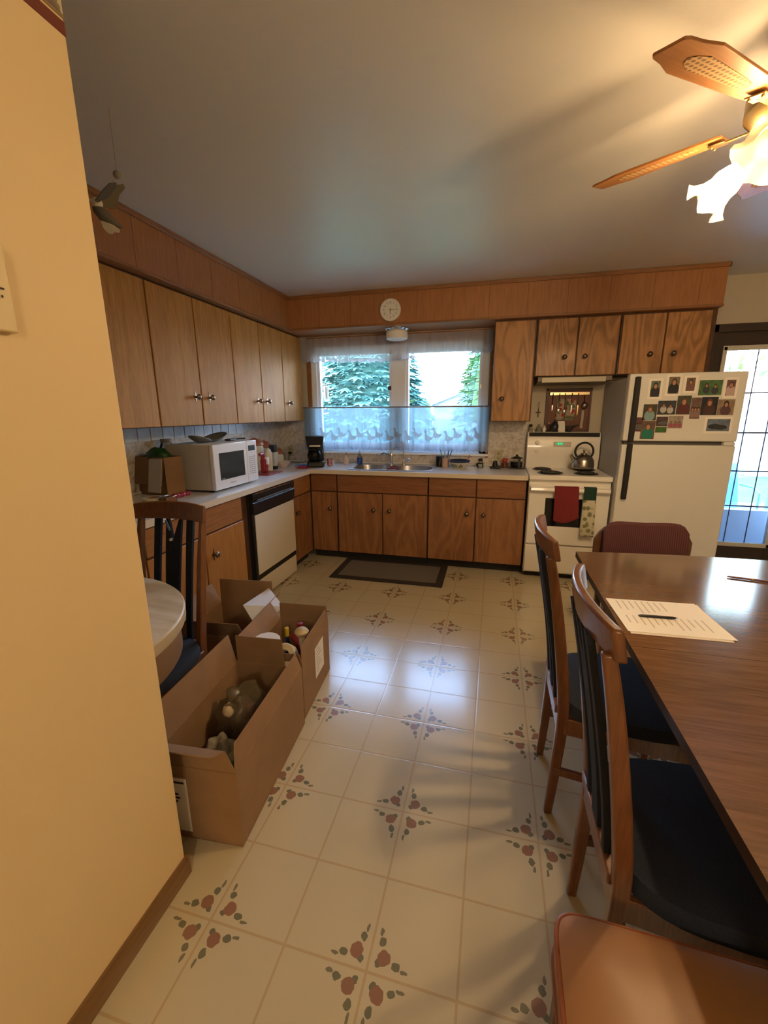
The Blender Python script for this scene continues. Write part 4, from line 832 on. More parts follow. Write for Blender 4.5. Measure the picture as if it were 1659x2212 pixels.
# microwave
mw = thing('microwave_oven', 'white countertop microwave with dark window on the left worktop', 'microwave', (.33, -1.68, CTZ)); 
ma0, ma1, mxf, mxb = -1.955, -1.405, .525, .14; mz0, mz1 = .930, 1.244
B(mxb, mxf-.03, ma0+.004, ma1-.004, mz0, mz1).build('case', mat('micro_case', (.60, .56, .50), .4), mw, bevel=.006)
ft = M(); 
for (a, b_) in ((.18, ma0+.05), (.18, ma1-.05), (.46, ma0+.05), (.46, ma1-.05)): M().cyl((a, b_, CTZ), (a, b_, mz0), .014).build('foot', MATTE, mw)
mf = B(mxf-.03, mxf, ma0, ma1-.148, mz0, mz1).build('door', mat('micro_white', (.74, .74, .76), .3), mw, bevel=.005)
B(mxf-.0005, mxf+.0012, ma0+.062, ma1-.185, mz0+.065, mz1-.062).build('window', mat('micro_window', (.035, .045, .05), .10), mf)
text('lettering', 'Panasonic', (mxf+.0008, ma0+.205, mz0+.034), (R(90), 0, R(90)), .018, GREYTXT, mf)
text('lettering', 'Inverter', (mxf+.0016, ma0+.090, mz0+.073), (R(90), 0, R(90)), .011, PAPER, mf)
mp_ = B(mxf-.03, mxf, ma1-.146, ma1, mz0, mz1).build('control_panel', mat('micro_white', (.74, .74, .76), .3), mw, bevel=.005)
B(mxf, mxf+.0015, ma1-.120, ma1-.030, mz1-.075, mz1-.035).build('display', mat('lcd', (.04, .06, .07), .2), mp_)
bt = M()
for j in range(9):
    for i in range(3): bt.box(mxf, mxf+.001, ma1-.118+i*.032, ma1-.096+i*.032, mz0+.06+j*.016, mz0+.067+j*.016)
bt.build('buttons', mat('btn', (.42, .42, .44), .5), mp_)
wp = thing('leaf_dish', 'dark two-lobed dish lying on top of the microwave', 'dish', (.30, -1.70, mz1))
d_ = M()
def dishf(cx, cy, rx, ry, tilt, h):
    def f(u, v):
        a = u*2*math.pi; r = v; x = cx+math.cos(a)*rx*r; y = cy+math.sin(a)*ry*r
        return (x, y, mz1+.004+h*r*r*(1+tilt*math.sin(a)))
    return f
d_.grid(dishf(.30, -1.61, .08, .115, .9, .032), 30, 6); d_.grid(dishf(.31, -1.79, .07, .09, -.9, .028), 30, 6)
d_.build('dish', mat('dish_grey', (.16, .17, .16), .3), wp, thick=.004)
bs = thing('black_spatula', 'black plastic utensil lying beside the dish on the microwave', 'utensil', (.40, -1.5, mz1))
M().tube([(.40, -1.52, mz1+.014), (.41, -1.46, mz1+.014), (.43, -1.41, mz1+.012)], [.008, .006, .006], 8).build('handle', BLACK, bs); M().box(.375, .425, -1.60, -1.52, mz1+.004, mz1+.018).build('head', BLACK, bs, bevel=.004)

# ------------------------------------------------------------------ open cartons
def carton(name, label, c, rz, wd, ln, h, flaps, z=0, th=.004, extra=None):
    """open carton: c = centre of the base, wd along local x, ln along local y; flaps: dict side -> list of (rise, out) segments"""
    t = thing(name, label, 'cardboard box', (c[0], c[1], z), rz); hx, hy = wd/2, ln/2
    b = M(); b.box(-hx, hx, -hy, hy, .0015, .005, 1)
    for (x0_, x1_, y0_, y1_) in ((-hx, -hx+th, -hy, hy), (hx-th, hx, -hy, hy), (-hx+th, hx-th, -hy, -hy+th), (-hx+th, hx-th, hy-th, hy)): b.box(x0_, x1_, y0_, y1_, .002, h)
    b.build('box', CARD, t, local=True, smooth=False)
    for side, segs in flaps.items():
        sd_ = side[0]; o = 0; zz = h; tr = 0; f = M()
        for (rise, out, taper) in segs:
            o2, z2, tr2 = o+out, zz+rise, tr+taper
            def P(along, off, zq, side=sd_):
                if side == 'f': return (along*1.0, -hy-off+.002, zq)
                if side == 'b': return (along, hy+off-.002, zq)
                if side == 'l': return (-hx-off+.002, along, zq)
                return (hx+off-.002, along, zq)
            e = hx if sd_ in 'fb' else hy
            f.slab([P(-e+tr+.001, o, zz), P(e-tr-.001, o, zz), P(e-tr2-.001, o2, z2), P(-e+tr2+.001, o2, z2)], .0035, 0)
            o, zz, tr = o2, z2, tr2
        f.build('flap', CARD, t, local=True, smooth=False)
    return t
# nearest carton
c1 = carton('cardboard_box', 'large open cardboard box nearest the camera, holding a wrapped bundle', (1.405, -3.155), R(4.5), .325, .60, .30,
            {'f': [(.075, -.004, .035), (.030, .060, .012)], 'r': [(.09, -.012, .03)], 'l': [(.14, .03, .005)], 'b': [(.002, 0, 0)]})
M().slab([(-.158, .299, .301), (.080, .299, .301), (.074, .292, .44), (-.154, .292, .44)], .0035).build('flap', CARD, c1, local=True, smooth=False)
def on_box(t, pts): pass
lb = M(); lb.box(-.155, -.025, -.3012, -.3002, .03, .25); lb2 = lb.build('shipping_label', PAPER, c1, local=True)
lt = M(); lt.box(-.150, -.035, -.3018, -.3012, .228, .236)
for (a, b_, z_) in ((-.12, -.06, .18), (-.12, -.055, .165), (-.12, -.065, .15)): lt.box(a, b_, -.3018, -.3012, z_, z_+.008)
lt.build('label_print', DARKTXT, lb2, local=True)
c2 = carton('cardboard_box', 'open cardboard box of bottles behind the nearest box, white label on its side', (1.372, -2.62), R(5), .285, .42, .30,
            {'r': [(.085, -.004, .02)], 'b': [(.10, -.006, .004)], 'l': [(.10, .05, .01)], 'f': [(.05, .004, .01)]})
lb = M(); lb.box(.1426, .1436, -.03, .105, .10, .27); lb2 = lb.build('shipping_label', PAPER, c2, local=True)
lt = M(); [lt.box(.1436, .1440, -.015, .03+.02*(i % 3), .25-i*.02, .255-i*.02) for i in range(7)]; lt.build('label_print', GREYTXT, lb2, local=True)
c3 = carton('cardboard_box', 'open cardboard box with tall flaps behind the round table', (.89, -2.42), R(6), .36, .40, .26,
            {'b': [(.16, .0, .004)], 'l': [(.13, .05, .01)], 'f': [(.10, .05, .01)], 'r': [(.10, .055, .01)]})
wf = M().slab([(1.02, -2.20, .37), (1.20, -2.36, .34), (1.13, -2.53, .27), (.985, -2.44, .36)], .003); wo = wf.build('paper_sheet', mat('white_card', (.66, .66, .68), .7), smooth=False)
tag(wo, 'white handwritten paper sheet leaning on the flap of the rear box', 'paper')
wt = M(); 
def onp(u, v): 
    a = Vector((1.02, -2.20, .37)).lerp(Vector((1.20, -2.36, .34)), u); b_ = Vector((.985, -2.44, .36)).lerp(Vector((1.13, -2.53, .27)), u); return a.lerp(b_, v)+Vector((.0, -.001, .0022))
for k in range(2):
    wt.tube([onp(.25+i*.03, .55+k*.17+.02*math.sin(i*2.3+k)) for i in range(15)], .0012, 5)
wt.build('handwriting', GREYTXT, wo)

# contents of the far carton
def bottle(name, label, x, y, z, r, h, mt, capm, group=None, tilt=0):
    t = thing(name, label, 'bottle', (x, y, z), 0, group)
    m = M().lathe([(r*.9, 0), (r, .008), (r, h*.62), (r*.45, h*.78), (r*.4, h*.86)], (0, 0, 0), 18); mxx = Matrix.Rotation(tilt, 4, 'X')
    m.tf(mxx).build('body', mt, t, local=True); M().lathe([(r*.5, h*.86), (r*.5, h), (.0001, h+.002)], (0, 0, 0), 16).tf(mxx).build('cap', capm, t, local=True)
bottle('sauce_bottle', 'dark blue bottle with yellow cap in the far box', 1.345, -2.60, .02, .022, .33, mat('navy_b', (.02, .03, .12), .3), mat('yellow_cap', (.60, .42, .02), .4))
bottle('sauce_bottle', 'red-capped red bottle standing in the far box', 1.40, -2.555, .02, .030, .34, RED, RED)
rb = thing('red_jug', 'bright red plastic container lying in the far box', 'container', (1.43, -2.62, .27)); M().tube([(1.385, -2.60, .30), (1.41, -2.61, .315), (1.455, -2.64, .312), (1.475, -2.65, .29)], [.022, .034, .034, .024], 14).build('body', RED, rb); M().cyl((1.385, -2.60, .30), (1.365, -2.59, .296), .012).build('cap', RED, rb)
pp_ = thing('pestle', 'pale rounded pestle sticking up in the far box', 'pestle', (1.49, -2.68, .02)); M().lathe([(.001, .415), (.026, .408), (.036, .395), (.030, .380), (.016, .368), (.013, .30)], (1.475, -2.69, 0), 20).build('head', mat('pale_wood', (.50, .40, .24), .5), pp_); M().cyl((1.475, -2.69, .02), (1.475, -2.69, .30), .012).build('shaft', mat('olive_handle', (.20, .17, .06), .5), pp_)
wl = thing('white_tub', 'round white tub with lid in the near end of the far box', 'tub', (1.27, -2.74, .02)); M().lathe([(.055, .02), (.062, .03), (.062, .33)], (1.305, -2.735, 0), 26).build('body', PAPER, wl); M().lathe([(.066, .33), (.066, .352), (.060, .358), (.0001, .358)], (1.305, -2.735, 0), 26).build('lid', mat('lid_white', (.80, .76, .72), .3), wl)
pl = thing('tape_roll', 'white ringed roll of tape at the edge of the far box', 'tape', (1.43, -2.78, .25)); mr = Matrix.Rotation(R(50), 3, 'X')
M().lathe([(.025, -.02), (.052, -.02), (.052, .02), (.025, .02), (.025, -.02)], (1.435, -2.79, .315), 28, 0, mr, caps=False).build('roll', mat('tape_cream', (.66, .55, .36), .35), pl); M().lathe([(.050, -.022), (.056, -.022), (.056, .022), (.050, .022)], (1.435, -2.79, .315), 28, 0, mr, caps=False).build('rim', PAPER, pl)
# bundle in the near carton
bn = thing('plastic_bag', 'crumpled clear plastic bag of mixed kitchen things in the nearest box', 'bag', (1.40, -3.1, .01))
def blob(c, r, sc_, seed, mt, nm, par, amp=.25, n=28):
    m = M().sphere((0, 0, 0), 1, n); m.v = [tuple(Vector(c)+Vector((v[0]*sc_[0], v[1]*sc_[1], v[2]*sc_[2]))*r*(1+amp*noise.noise(Vector(v)*2.3+Vector((seed, 0, 0))))) for v in m.v]
    return m.build(nm, mt, par)
BAG = mat('bag_brown', (.16, .12, .07), .2, alpha=.7)
blob((1.37, -3.05, .17), .10, (1, 1, 1.5), 1, BAG, 'bag_film', bn, .4)
tag(blob((1.36, -3.20, .090), .075, (1.2, 1, 1.0), 5, mat('cloth_bundle', (.40, .38, .30), .7, noise_amt=.4, noise_sc=20), 'cloth_bundle', None, .5), 'pale crumpled cloth at the bottom of the nearest box', 'cloth')
tag(blob((1.34, -3.115, .245), .028, (1, 1, 1), 2, mat('garlic', (.60, .46, .28), .5), 'garlic_bulb', None, .2), 'round pale bulb on the bag in the nearest box', 'bulb')
tag(blob((1.40, -3.07, .215), .034, (1, 1, 1.2), 3, mat('apple_red', (.28, .02, .02), .4), 'red_ball', None, .1), 'dark red round thing beside the bag in the nearest box', 'ball')
tag(blob((1.43, -3.27, .09), .055, (1, 1.4, .8), 8, mat('green_leaf', (.08, .16, .02), .5), 'green_packet', None, .5), 'green crumpled packet in the near right corner of the nearest box', 'packet')
tag(blob((1.33, -3.33, .11), .05, (1.4, .8, .7), 9, mat('orange_pack', (.40, .11, .03), .5), 'orange_packet', None, .4), 'orange packet against the near wall of the nearest box', 'packet')

# counter carton at the far left
c4 = carton('cardboard_box', 'cardboard box on the worktop left of the microwave, greenery on top', (.154, -2.030), R(-10), .27, .14, .255, {'f': [(-.18, .035, .004)]}, z=CTZ)
lb = M().slab([(.015, -.082, .245), (.130, -.078, .250), (.132, -.118, .03), (.020, -.122, .03)], .003)
lb.build('pale_flap', mat('pale_card', (.62, .56, .50), .7), c4, local=True, smooth=False)
gr_ = M().sphere((0, 0, 0), 1, 30); gr_.v = [(.165+v[0]*.085*(1+.15*noise.noise(Vector(v)*3)), -2.045+v[1]*.062*(1+.15*noise.noise(Vector(v)*3)), 1.168+v[2]*.060*(1+.25*noise.noise(Vector(v)*2.4))) for v in gr_.v]
for i in range(10):
    a = i*.7; p = Vector((.165+math.cos(a)*.075, -2.045+math.sin(a)*.055, 1.178)); d = Vector((math.cos(a), math.sin(a), .1))*.024; q_ = Vector((-d.y, d.x, .004))*.6
    gr_.slab([p-d, p+q_, p+d, p-q_], .002)
tag(gr_.build('leafy_greens', mat('dark_green', (.02, .075, .025), .35, noise_amt=.4)), 'dark green rounded leafy bunch on top of the counter box', 'greens')
jr = thing('glass_jar', 'tall glass jar with grey lid behind the leafy greens', 'jar', (.07, -1.85, CTZ))
M().lathe([(.045, CTZ+.01), (.048, CTZ+.02), (.048, CTZ+.30), (.036, CTZ+.33)], (.070, -1.85, 0), 22).build('body', JAR, jr); M().lathe([(.038, CTZ+.33), (.038, CTZ+.36), (.0001, CTZ+.362)], (.070, -1.85, 0), 22).build('lid', mat('grey_lid', (.25, .25, .25), .4), jr)
tp = thing('packing_tape', 'thick cream roll of packing tape on the worktop behind the chair', 'tape', (.40, -2.42, CTZ))
M().lathe([(.040, CTZ), (.062, CTZ), (.062, CTZ+.055), (.040, CTZ+.055), (.040, CTZ)], (.425, -2.405, 0), 36, caps=False).build('roll', mat('tape_roll_c', (.66, .60, .38), .3), tp)
M().lathe([(.036, CTZ), (.040, CTZ), (.040, CTZ+.055), (.036, CTZ+.055), (.036, CTZ)], (.425, -2.405, 0), 30, caps=False).build('core', CARD, tp)
td = thing('tape_gun', 'steel tape dispenser with ridged red handle on the worktop edge', 'tape dispenser', (.52, -2.35, CTZ))
m = M().box(.485, .49, -2.44, -2.36, CTZ, CTZ+.065); m.box(.545, .55, -2.44, -2.36, CTZ, CTZ+.065); m.box(.485, .55, -2.365, -2.36, CTZ+.01, CTZ+.06); m.build('frame', CHROME, td, bevel=.001)
M().cyl((.492, -2.41, CTZ+.034), (.543, -2.41, CTZ+.034), .028).build('tape', mat('tape_brown', (.20, .12, .06), .3), td)
pts = [Vector((.52, -2.355, CTZ+.055)).lerp(Vector((.515, -2.215, CTZ+.05)), i/24) for i in range(25)]
M().tube(pts, [.014+.003*math.sin(i*math.pi/2.2) for i in range(25)], 12).build('handle', mat('red_handle', (.30, .02, .04), .3), td)
gbw = thing('glass_dish', 'clear footed glass bowl at the left end of the worktop', 'bowl', (.22, -2.62, CTZ))
M().lathe([(.035, CTZ), (.012, CTZ+.01), (.012, CTZ+.03), (.06, CTZ+.07), (.075, CTZ+.12), (.072, CTZ+.12), (.055, CTZ+.072), (.0001, CTZ+.04)], (.20, -2.47, 0), 26, caps=False).build('bowl', JAR, gbw)
tag(M().sphere((.20, -2.47, CTZ+.125), .036, 18, sc=(1, 1, 1.25)).build('lemon', mat('lemon', (.52, .44, .06), .45)), 'yellow lemon in the glass bowl by the partition', 'lemon')

# ------------------------------------------------------------------ floor mat
ft = thing('kitchen_mat', 'grey rectangular mat with dark border on the floor before the sink', 'mat', (1.48, -.83, 0))
mrx = Matrix.Translation((1.478, -.822, 0)) @ Matrix.Rotation(R(.5), 4, 'Z')
M().box(-.51, .51, -.265, .265, .001, .010).tf(mrx).build('border', mat('mat_dark', (.035, .026, .022), .85), ft, bevel=.003)
M().box(-.445, .445, -.20, .20, .010, .0125).tf(mrx).build('centre', mat('mat_grey', (.16, .14, .12), .9, noise_amt=.2, noise_sc=250), ft)

# ------------------------------------------------------------------ dining chairs
def post_pts(s, zs=(0, .2, .43, .62, .85, 1.0)):
    ys = (-.222, -.212, -.206, -.226, -.262, -.292); xs = (.142, .146, .152, .158, .160, .160)
    return [Vector((s*x, y, z)) for x, y, z in zip(xs, ys, zs)]
def seg_secs(pts, w_, d_):
    return [[Vector((p.x-w_[i]/2, p.y-d_[i]/2, p.z)), Vector((p.x+w_[i]/2, p.y-d_[i]/2, p.z)), Vector((p.x+w_[i]/2, p.y+d_[i]/2, p.z)), Vector((p.x-w_[i]/2, p.y+d_[i]/2, p.z))] for i, p in enumerate(pts)]
def smooth_pts(pts, n=4):
    out = []
    for i in range(len(pts)-1):
        p0, p1, p2, p3 = pts[max(i-1, 0)], pts[i], pts[i+1], pts[min(i+2, len(pts)-1)]
        for k in range(n):
            t = k/n; out.append(.5*((2*p1)+(p2-p0)*t+(2*p0-5*p1+4*p2-p3)*t*t+(3*p1-p0-3*p2+p3)*t**3))
    out.append(pts[-1]); return out
def make_chair(label, loc, rz):
    t = thing('dining_chair', label, 'chair', loc, rz, 'wooden dining chairs with dark slatted backs')
    for s in (-1, 1):
        pp = smooth_pts(post_pts(s)); k = len(pp)
        M().rects(seg_secs(pp, [.021+.008*math.sin(math.pi*i/(k-1)) for i in range(k)], [.027+.011*math.sin(math.pi*i/(k-1)) for i in range(k)])).build('back_post', W_CHAIR, t, bevel=.005, local=True)
        fp_ = [Vector((s*.195, .195, 0)), Vector((s*.20, .19, .25)), Vector((s*.203, .188, .405))]
        M().rects(seg_secs(fp_, [.024, .030, .036], [.026, .030, .036])).build('front_leg', W_CHAIR, t, bevel=.004, local=True)
        M().rects([[Vector((s*x, y, z)) for x, z in ((a-.009, zc-.014), (a+.009, zc-.014), (a+.009, zc+.014), (a-.009, zc+.014))] for (a, y, zc) in ((.153, -.22, .20), (.196, .18, .19))]).build('stretcher', W_CHAIR, t, bevel=.003, local=True)
        M().rects([[Vector((s*x, y, z)) for x, z in ((a-.010, .362), (a+.010, .362), (a+.010, .425), (a-.010, .425))] for (a, y) in ((.158, -.20), (.203, .175))]).build('seat_rail', W_CHAIR, t, bevel=.003, local=True)
    M().box(-.19, .19, .178, .20, .362, .425).build('seat_rail', W_CHAIR, t, bevel=.003, local=True)
    M().box(-.15, .15, -.222, -.20, .362, .425).build('seat_rail', W_CHAIR, t, bevel=.003, local=True)
    # seat pad
    pd = M(); n = 40
    def outline(f, z, e=3.2):
        pts = []
        for i in range(n):
            a = 2*math.pi*i/n; x, y = superell(a, 1, 1, e); wdt = .205+.032*(y+1)/2
            pts.append(Vector((x*wdt*f, y*.215*f-.005, z)))
        return pts
    pd.rects([outline(.95, .426), outline(1.0, .436), outline(1.0, .455), outline(.96, .474), outline(.75, .482), outline(.3, .486)])
    pd.build('seat', NAVY, t, local=True)
    # crest rail, bowed backwards in the middle
    cr2 = M(); secs = []
    for i in range(17):
        u = -1+2*i/16; x = u*.184; y = -.318+.036*u*u; ht = .076-.008*u*u; zt = 1.070-.010*u*u; tk = .022
        lean = .010
        secs.append([Vector((x, y-tk/2+lean, zt-ht)), Vector((x, y+tk/2+lean, zt-ht)), Vector((x, y+tk/2-.004, zt)), Vector((x, y-tk/2-.004, zt))])
    cr2.rects(secs); cr2.build('crest_rail', W_CHAIR, t, bevel=.006, local=True)
    B(-.145, .145, -.232, -.212, .426, .455).build('lower_rail', W_CHAIR, t, bevel=.004, local=True)
    def slat(xc, hw0, hw1, notch=False):
        m = M(); N_ = 14
        def yy(z): return -.222-.090*max(0, (z-.45)/.55)**1.3
        for side_ in (0,):
            if not notch:
                secs = []
                for i in range(N_+1):
                    z = .452+(1.0-.452)*i/N_; hw = hw0+(hw1-hw0)*i/N_; y = yy(z); xcc = xc*(1+.0*(z-.5))
                    secs.append([Vector((xcc-hw, y-.008, z)), Vector((xcc+hw, y-.008, z)), Vector((xcc+hw, y+.008, z)), Vector((xcc-hw, y+.008, z))])
                m.rects(secs)
            else:
                for sg2 in (-1, 1):
                    secs = []
                    for i in range(N_+1):
                        z = .452+(1.0-.452)*i/N_; hw = hw0+(hw1-hw0)*i/N_; y = yy(z); inner = max(0, (z-.90)/.10)*hw*.75
                        a, b_ = sorted((sg2*inner, sg2*hw)); secs.append([Vector((xc+a, y-.008, z)), Vector((xc+b_, y-.008, z)), Vector((xc+b_, y+.008, z)), Vector((xc+a, y+.008, z))])
                    m.rects(secs)
        return m
    slat(0, .030, .040, True).build('slat', NAVY, t, local=True, bevel=.002)
    slat(-.084, .012, .017).build('slat', NAVY, t, local=True, bevel=.002); slat(.084, .012, .017).build('slat', NAVY, t, local=True, bevel=.002)
    return t
chA = make_chair('far slat-back chair on the near side of the dining table, facing the table', (2.836, -2.905, 0), R(-90))
dup(chA, (2.875, -3.462, 0), R(-90), 'slat-back chair nearest the camera, its seat under the dining table')
dup(chA, (.985, -3.20, 0), R(180), 'slat-back chair with its back to the left worktop, at the round table')

# ------------------------------------------------------------------ dining table
dt = thing('dining_table', 'brown wood-grain dining table with leaf seam, running out of the right edge', 'table', (3.3, -3.1, 0))
def far_edge(u): return Vector((2.782+u*.96, -2.218+.070*u+.020*math.sin(u*math.pi), 0))
pts = [far_edge(i/10) for i in range(11)]
def top(pl, nm):
    m = M(); n = len(pl); vs = [Vector((p[0], p[1], .732)) for p in pl]+[Vector((p[0], p[1], .760)) for p in pl]
    m.add(vs, [tuple(range(n))[::-1], tuple(range(n, 2*n))]); m.add(vs, [(i, (i+1) % n, (i+1) % n+n, i+n) for i in range(n)], 1); return m.build(nm, [W_TABLE, mat('table_edge_dark', (.035, .016, .009), .4)], dt, smooth=False)
top([(2.782, -3.132)]+[tuple(p) for p in pts]+[(3.742, -3.132)], 'table_top')
top([(2.782, -4.06), (2.782, -3.1338), (3.742, -3.1338), (3.742, -4.06)], 'table_leaf')
ap = M(); 
for q in ((2.90, 3.62, -2.34, -2.32), (2.90, 3.62, -3.95, -3.93), (2.89, 2.91, -3.95, -2.32), (3.61, 3.63, -3.95, -2.32)): ap.box(q[0], q[1], q[2], q[3], .65, .731)
ap.build('apron', W_TRIMX, dt)
for (x, y) in ((2.92, -2.36), (3.60, -2.36), (2.92, -3.91), (3.60, -3.91)):
    M().rects(seg_secs([Vector((x, y, 0)), Vector((x, y, .66))], [.035, .055], [.035, .055])).build('leg', W_TRIM, dt, bevel=.004)
# papers and pens
def sheet(name, label, pl, z):
    m = M().slab([(p[0], p[1], z) for p in pl][::-1], .0006); return m
s1 = sheet('p', '', [(2.800, -2.792), (3.098, -2.772), (3.094, -3.040), (2.806, -3.052)], .7612); tag(s1.build('paper_sheet', mat('paper_warm', (.80, .72, .62), .7)), 'lower printed sheet slightly askew under the top one on the dining table', 'paper')
s2 = thing('paper_sheet', 'top printed sheet on the dining table, pen lying across it', 'paper', (2.94, -2.91, .762))
sheet('p', '', [(2.790, -2.790), (3.090, -2.768), (3.108, -3.028), (2.800, -3.040)], .7626).build('sheet', PAPER, s2)
tx = M()
for i in range(12):
    for (a0_, a1_) in ((.05, .05+random.uniform(.25, .42)), (.55, .55+random.uniform(.2, .36))):
        if i > 7 and a0_ < .1: continue
        v = .10+i*.07; f = lambda u: (2.790+.302*v+.004*u, -2.790-.245*u+.020*v, .7630)
        p0, p1 = Vector(f(a0_)), Vector(f(a1_)); tx.add([p0, p1, p1+Vector((.0045, 0, 0)), p0+Vector((.0045, 0, 0))], [(0, 1, 2, 3)])
tx.build('print', mat('faint_print', (.55, .50, .44), .8), s2, smooth=False)
pn = thing('ballpoint_pen', 'black ballpoint pen lying on the papers', 'pen', (2.94, -2.9, .766))
def tb(px, py): pass
P0, P1 = Vector((2.862, -2.925, .7675)), Vector((2.983, -2.918, .7675))
M().tube([P0, P0.lerp(P1, .08), P0.lerp(P1, .85), P0.lerp(P1, .95)], [.002, .0045, .0045, .003], 10).build('barrel', BLACK, pn); M().cyl(P0.lerp(P1, .95), P1, .0022, n=8).build('tip', CHROME, pn)
P0, P1 = Vector((3.34, -2.44, .765)), Vector((3.50, -2.47, .765)); p2 = thing('wooden_pen', 'brown pen at the right edge of the dining table', 'pen', P0)
M().tube([P0, P0.lerp(P1, .1), P1], [.003, .0045, .0045], 10).build('barrel', mat('brown_pen', (.16, .05, .03), .3), p2); M().cyl(P0.lerp(P1, .5), P0.lerp(P1, .54), .005).build('band', BRASS, p2)

# ------------------------------------------------------------------ maroon chair at the far end of the table
UPH = mat('maroon_rib', (.15, .035, .040), .85, noise_amt=.25, noise_sc=140)
def ribbed():
    m, t, b = newmat('maroon_ribbed'); N, L = t.nodes, t.links
    c = N.new('ShaderNodeTexCoord'); wv = N.new('ShaderNodeTexWave'); wv.inputs['Scale'].default_value = 28; wv.bands_direction = 'X'; L.new(c.outputs['Object'], wv.inputs['Vector'])
    r = N.new('ShaderNodeValToRGB'); L.new(wv.outputs[0], r.inputs[0]); r.color_ramp.elements[0].color = (.06, .016, .020, 1); r.color_ramp.elements[1].color = (.115, .036, .038, 1)
    L.new(r.outputs[0], b.inputs['Base Color']); b.inputs['Roughness'].default_value = .85; return m
RIB = ribbed(); WF = wood('walnut', (.07, .030, .012), (.13, .06, .025), 'x', 1, .4)
mc = thing('upholstered_chair', 'maroon upholstered chair at the far end of the dining table', 'chair', (3.27, -1.93, 0), R(184), None)
bk = M(); secs = []
for i in range(21):
    u = -1+2*i/20; x = u*.232; yb = -.235-.02*(1-u*u); tp_ = .812-.010*(1-abs(u))**1-.055*abs(u)**9; lo = .52
    secs.append([Vector((x, yb-.012, lo)), Vector((x, yb+.030, lo)), Vector((x, yb+.036, (lo+tp_)/2)), Vector((x, yb+.022, tp_-.012)), Vector((x, yb+.004, tp_)), Vector((x, yb-.012, tp_-.008))])
bk.rects(secs); bk.build('back_pad', RIB, mc, local=True, bevel=.006)
fr_ = M(); secs = []
for i in range(21):
    u = -1+2*i/20; x = u*.272; yb = -.262-.02*(1-u*u); tp_ = .785-.012*(1-u*u)-.10*abs(u)**7
    secs.append([Vector((x, yb-.012, .58)), Vector((x, yb+.012, .58)), Vector((x, yb+.012, tp_)), Vector((x, yb-.012, tp_))])
fr_.rects(secs); fr_.build('back_frame', WF, mc, local=True, bevel=.006)
B(-.24, .24, -.21, .24, .42, .49).build('seat', RIB, mc, local=True, bevel=.02)
B(-.235, .235, -.22, .23, .37, .419).build('seat_frame', WF, mc, local=True, bevel=.004)
for (x, y) in ((-.21, .20), (.21, .20), (-.21, -.24), (.21, -.24)):
    zt = .37 if y > 0 else .60; M().rects(seg_secs([Vector((x*1.05, y*1.05, 0)), Vector((x, y, zt))], [.028, .04], [.028, .04])).build('leg', WF, mc, local=True, bevel=.004)

# ------------------------------------------------------------------ orange vinyl chair, bottom right
VIN = mat('orange_vinyl', (.29, .132, .042), .40, coat=.0, bump=.03, bsc=40); PIP = mat('piping', (.25, .07, .02), .4)
oc = thing('vinyl_chair', 'orange-brown vinyl padded chair at the bottom right corner', 'chair', (2.745, -3.955, 0), R(-1.5))
pd = M(); n = 56
def ol(f, z, e=12): return [Vector((superell(2*math.pi*i/n, .235*f, .235*f, e)[0], superell(2*math.pi*i/n, .235*f, .235*f, e)[1], z)) for i in range(n)]
pd.rects([ol(.97, .392), ol(1.0, .402), ol(1.0, .462), ol(.985, .472), ol(.90, .480), ol(.5, .486), ol(.1, .487)]); pd.build('seat', VIN, oc, local=True)
M().tube(ol(1.0, .466), .0045, 8, close=True).build('piping', PIP, oc, local=True); M().tube(ol(1.0, .398), .0045, 8, close=True).build('piping', PIP, oc, local=True)
B(-.22, .22, -.22, .22, .355, .391).build('seat_frame', WF, oc, local=True, bevel=.004)
for (x, y) in ((-.20, .20), (.20, .20), (-.20, -.20), (.20, -.20)): M().rects(seg_secs([Vector((x*1.06, y*1.06, 0)), Vector((x, y, .356))], [.025, .04], [.025, .04])).build('leg', WF, oc, local=True, bevel=.004)

# ------------------------------------------------------------------ round table
rtb = thing('round_table', 'round table with white marbled top and cream rim by the partition', 'table', (.84, -3.49, 0))
def marble():
    m, t, b = newmat('marble_top'); N, L = t.nodes, t.links
    c = N.new('ShaderNodeTexCoord'); mp = N.new('ShaderNodeMapping'); mp.inputs['Rotation'].default_value = (0, 0, R(35)); mp.inputs['Scale'].default_value = (1.6, 7, 1); L.new(c.outputs['Object'], mp.inputs[0])
    n = N.new('ShaderNodeTexNoise'); n.inputs['Scale'].default_value = 1.6; n.inputs['Detail'].default_value = 5; L.new(mp.outputs[0], n.inputs['Vector'])
    r = N.new('ShaderNodeValToRGB'); L.new(n.outputs[0], r.inputs[0]); e = r.color_ramp.elements; e[0].color = (.62, .54, .42, 1); e[0].position = .38; e[1].color = (.84, .81, .78, 1); e[1].position = .56
    L.new(r.outputs[0], b.inputs['Base Color']); b.inputs['Roughness'].default_value = .3; return m
RR = .505
M().lathe([(RR-.004, .739), (RR-.004, .7405), (.0001, .7405)], (.84, -3.49, 0), 96).build('table_top', marble(), rtb)
M().lathe([(RR-.02, .692), (RR, .694), (RR+.002, .70), (RR+.002, .734), (RR-.003, .7388), (.0001, .7385)], (.84, -3.49, 0), 96, caps=False).build('edge_band', mat('edge_cream', (.56, .46, .30), .4), rtb)
M().lathe([(RR-.025, .57), (RR-.022, .575), (RR-.022, .690), (.0001, .691)], (.84, -3.49, 0), 96, caps=False).build('apron', mat('apron_brown', (.27, .16, .085), .6), rtb)
M().lathe([(.05, .05), (.045, .1), (.045, .69)], (.84, -3.49, 0), 24).build('pedestal', W_TRIM, rtb)
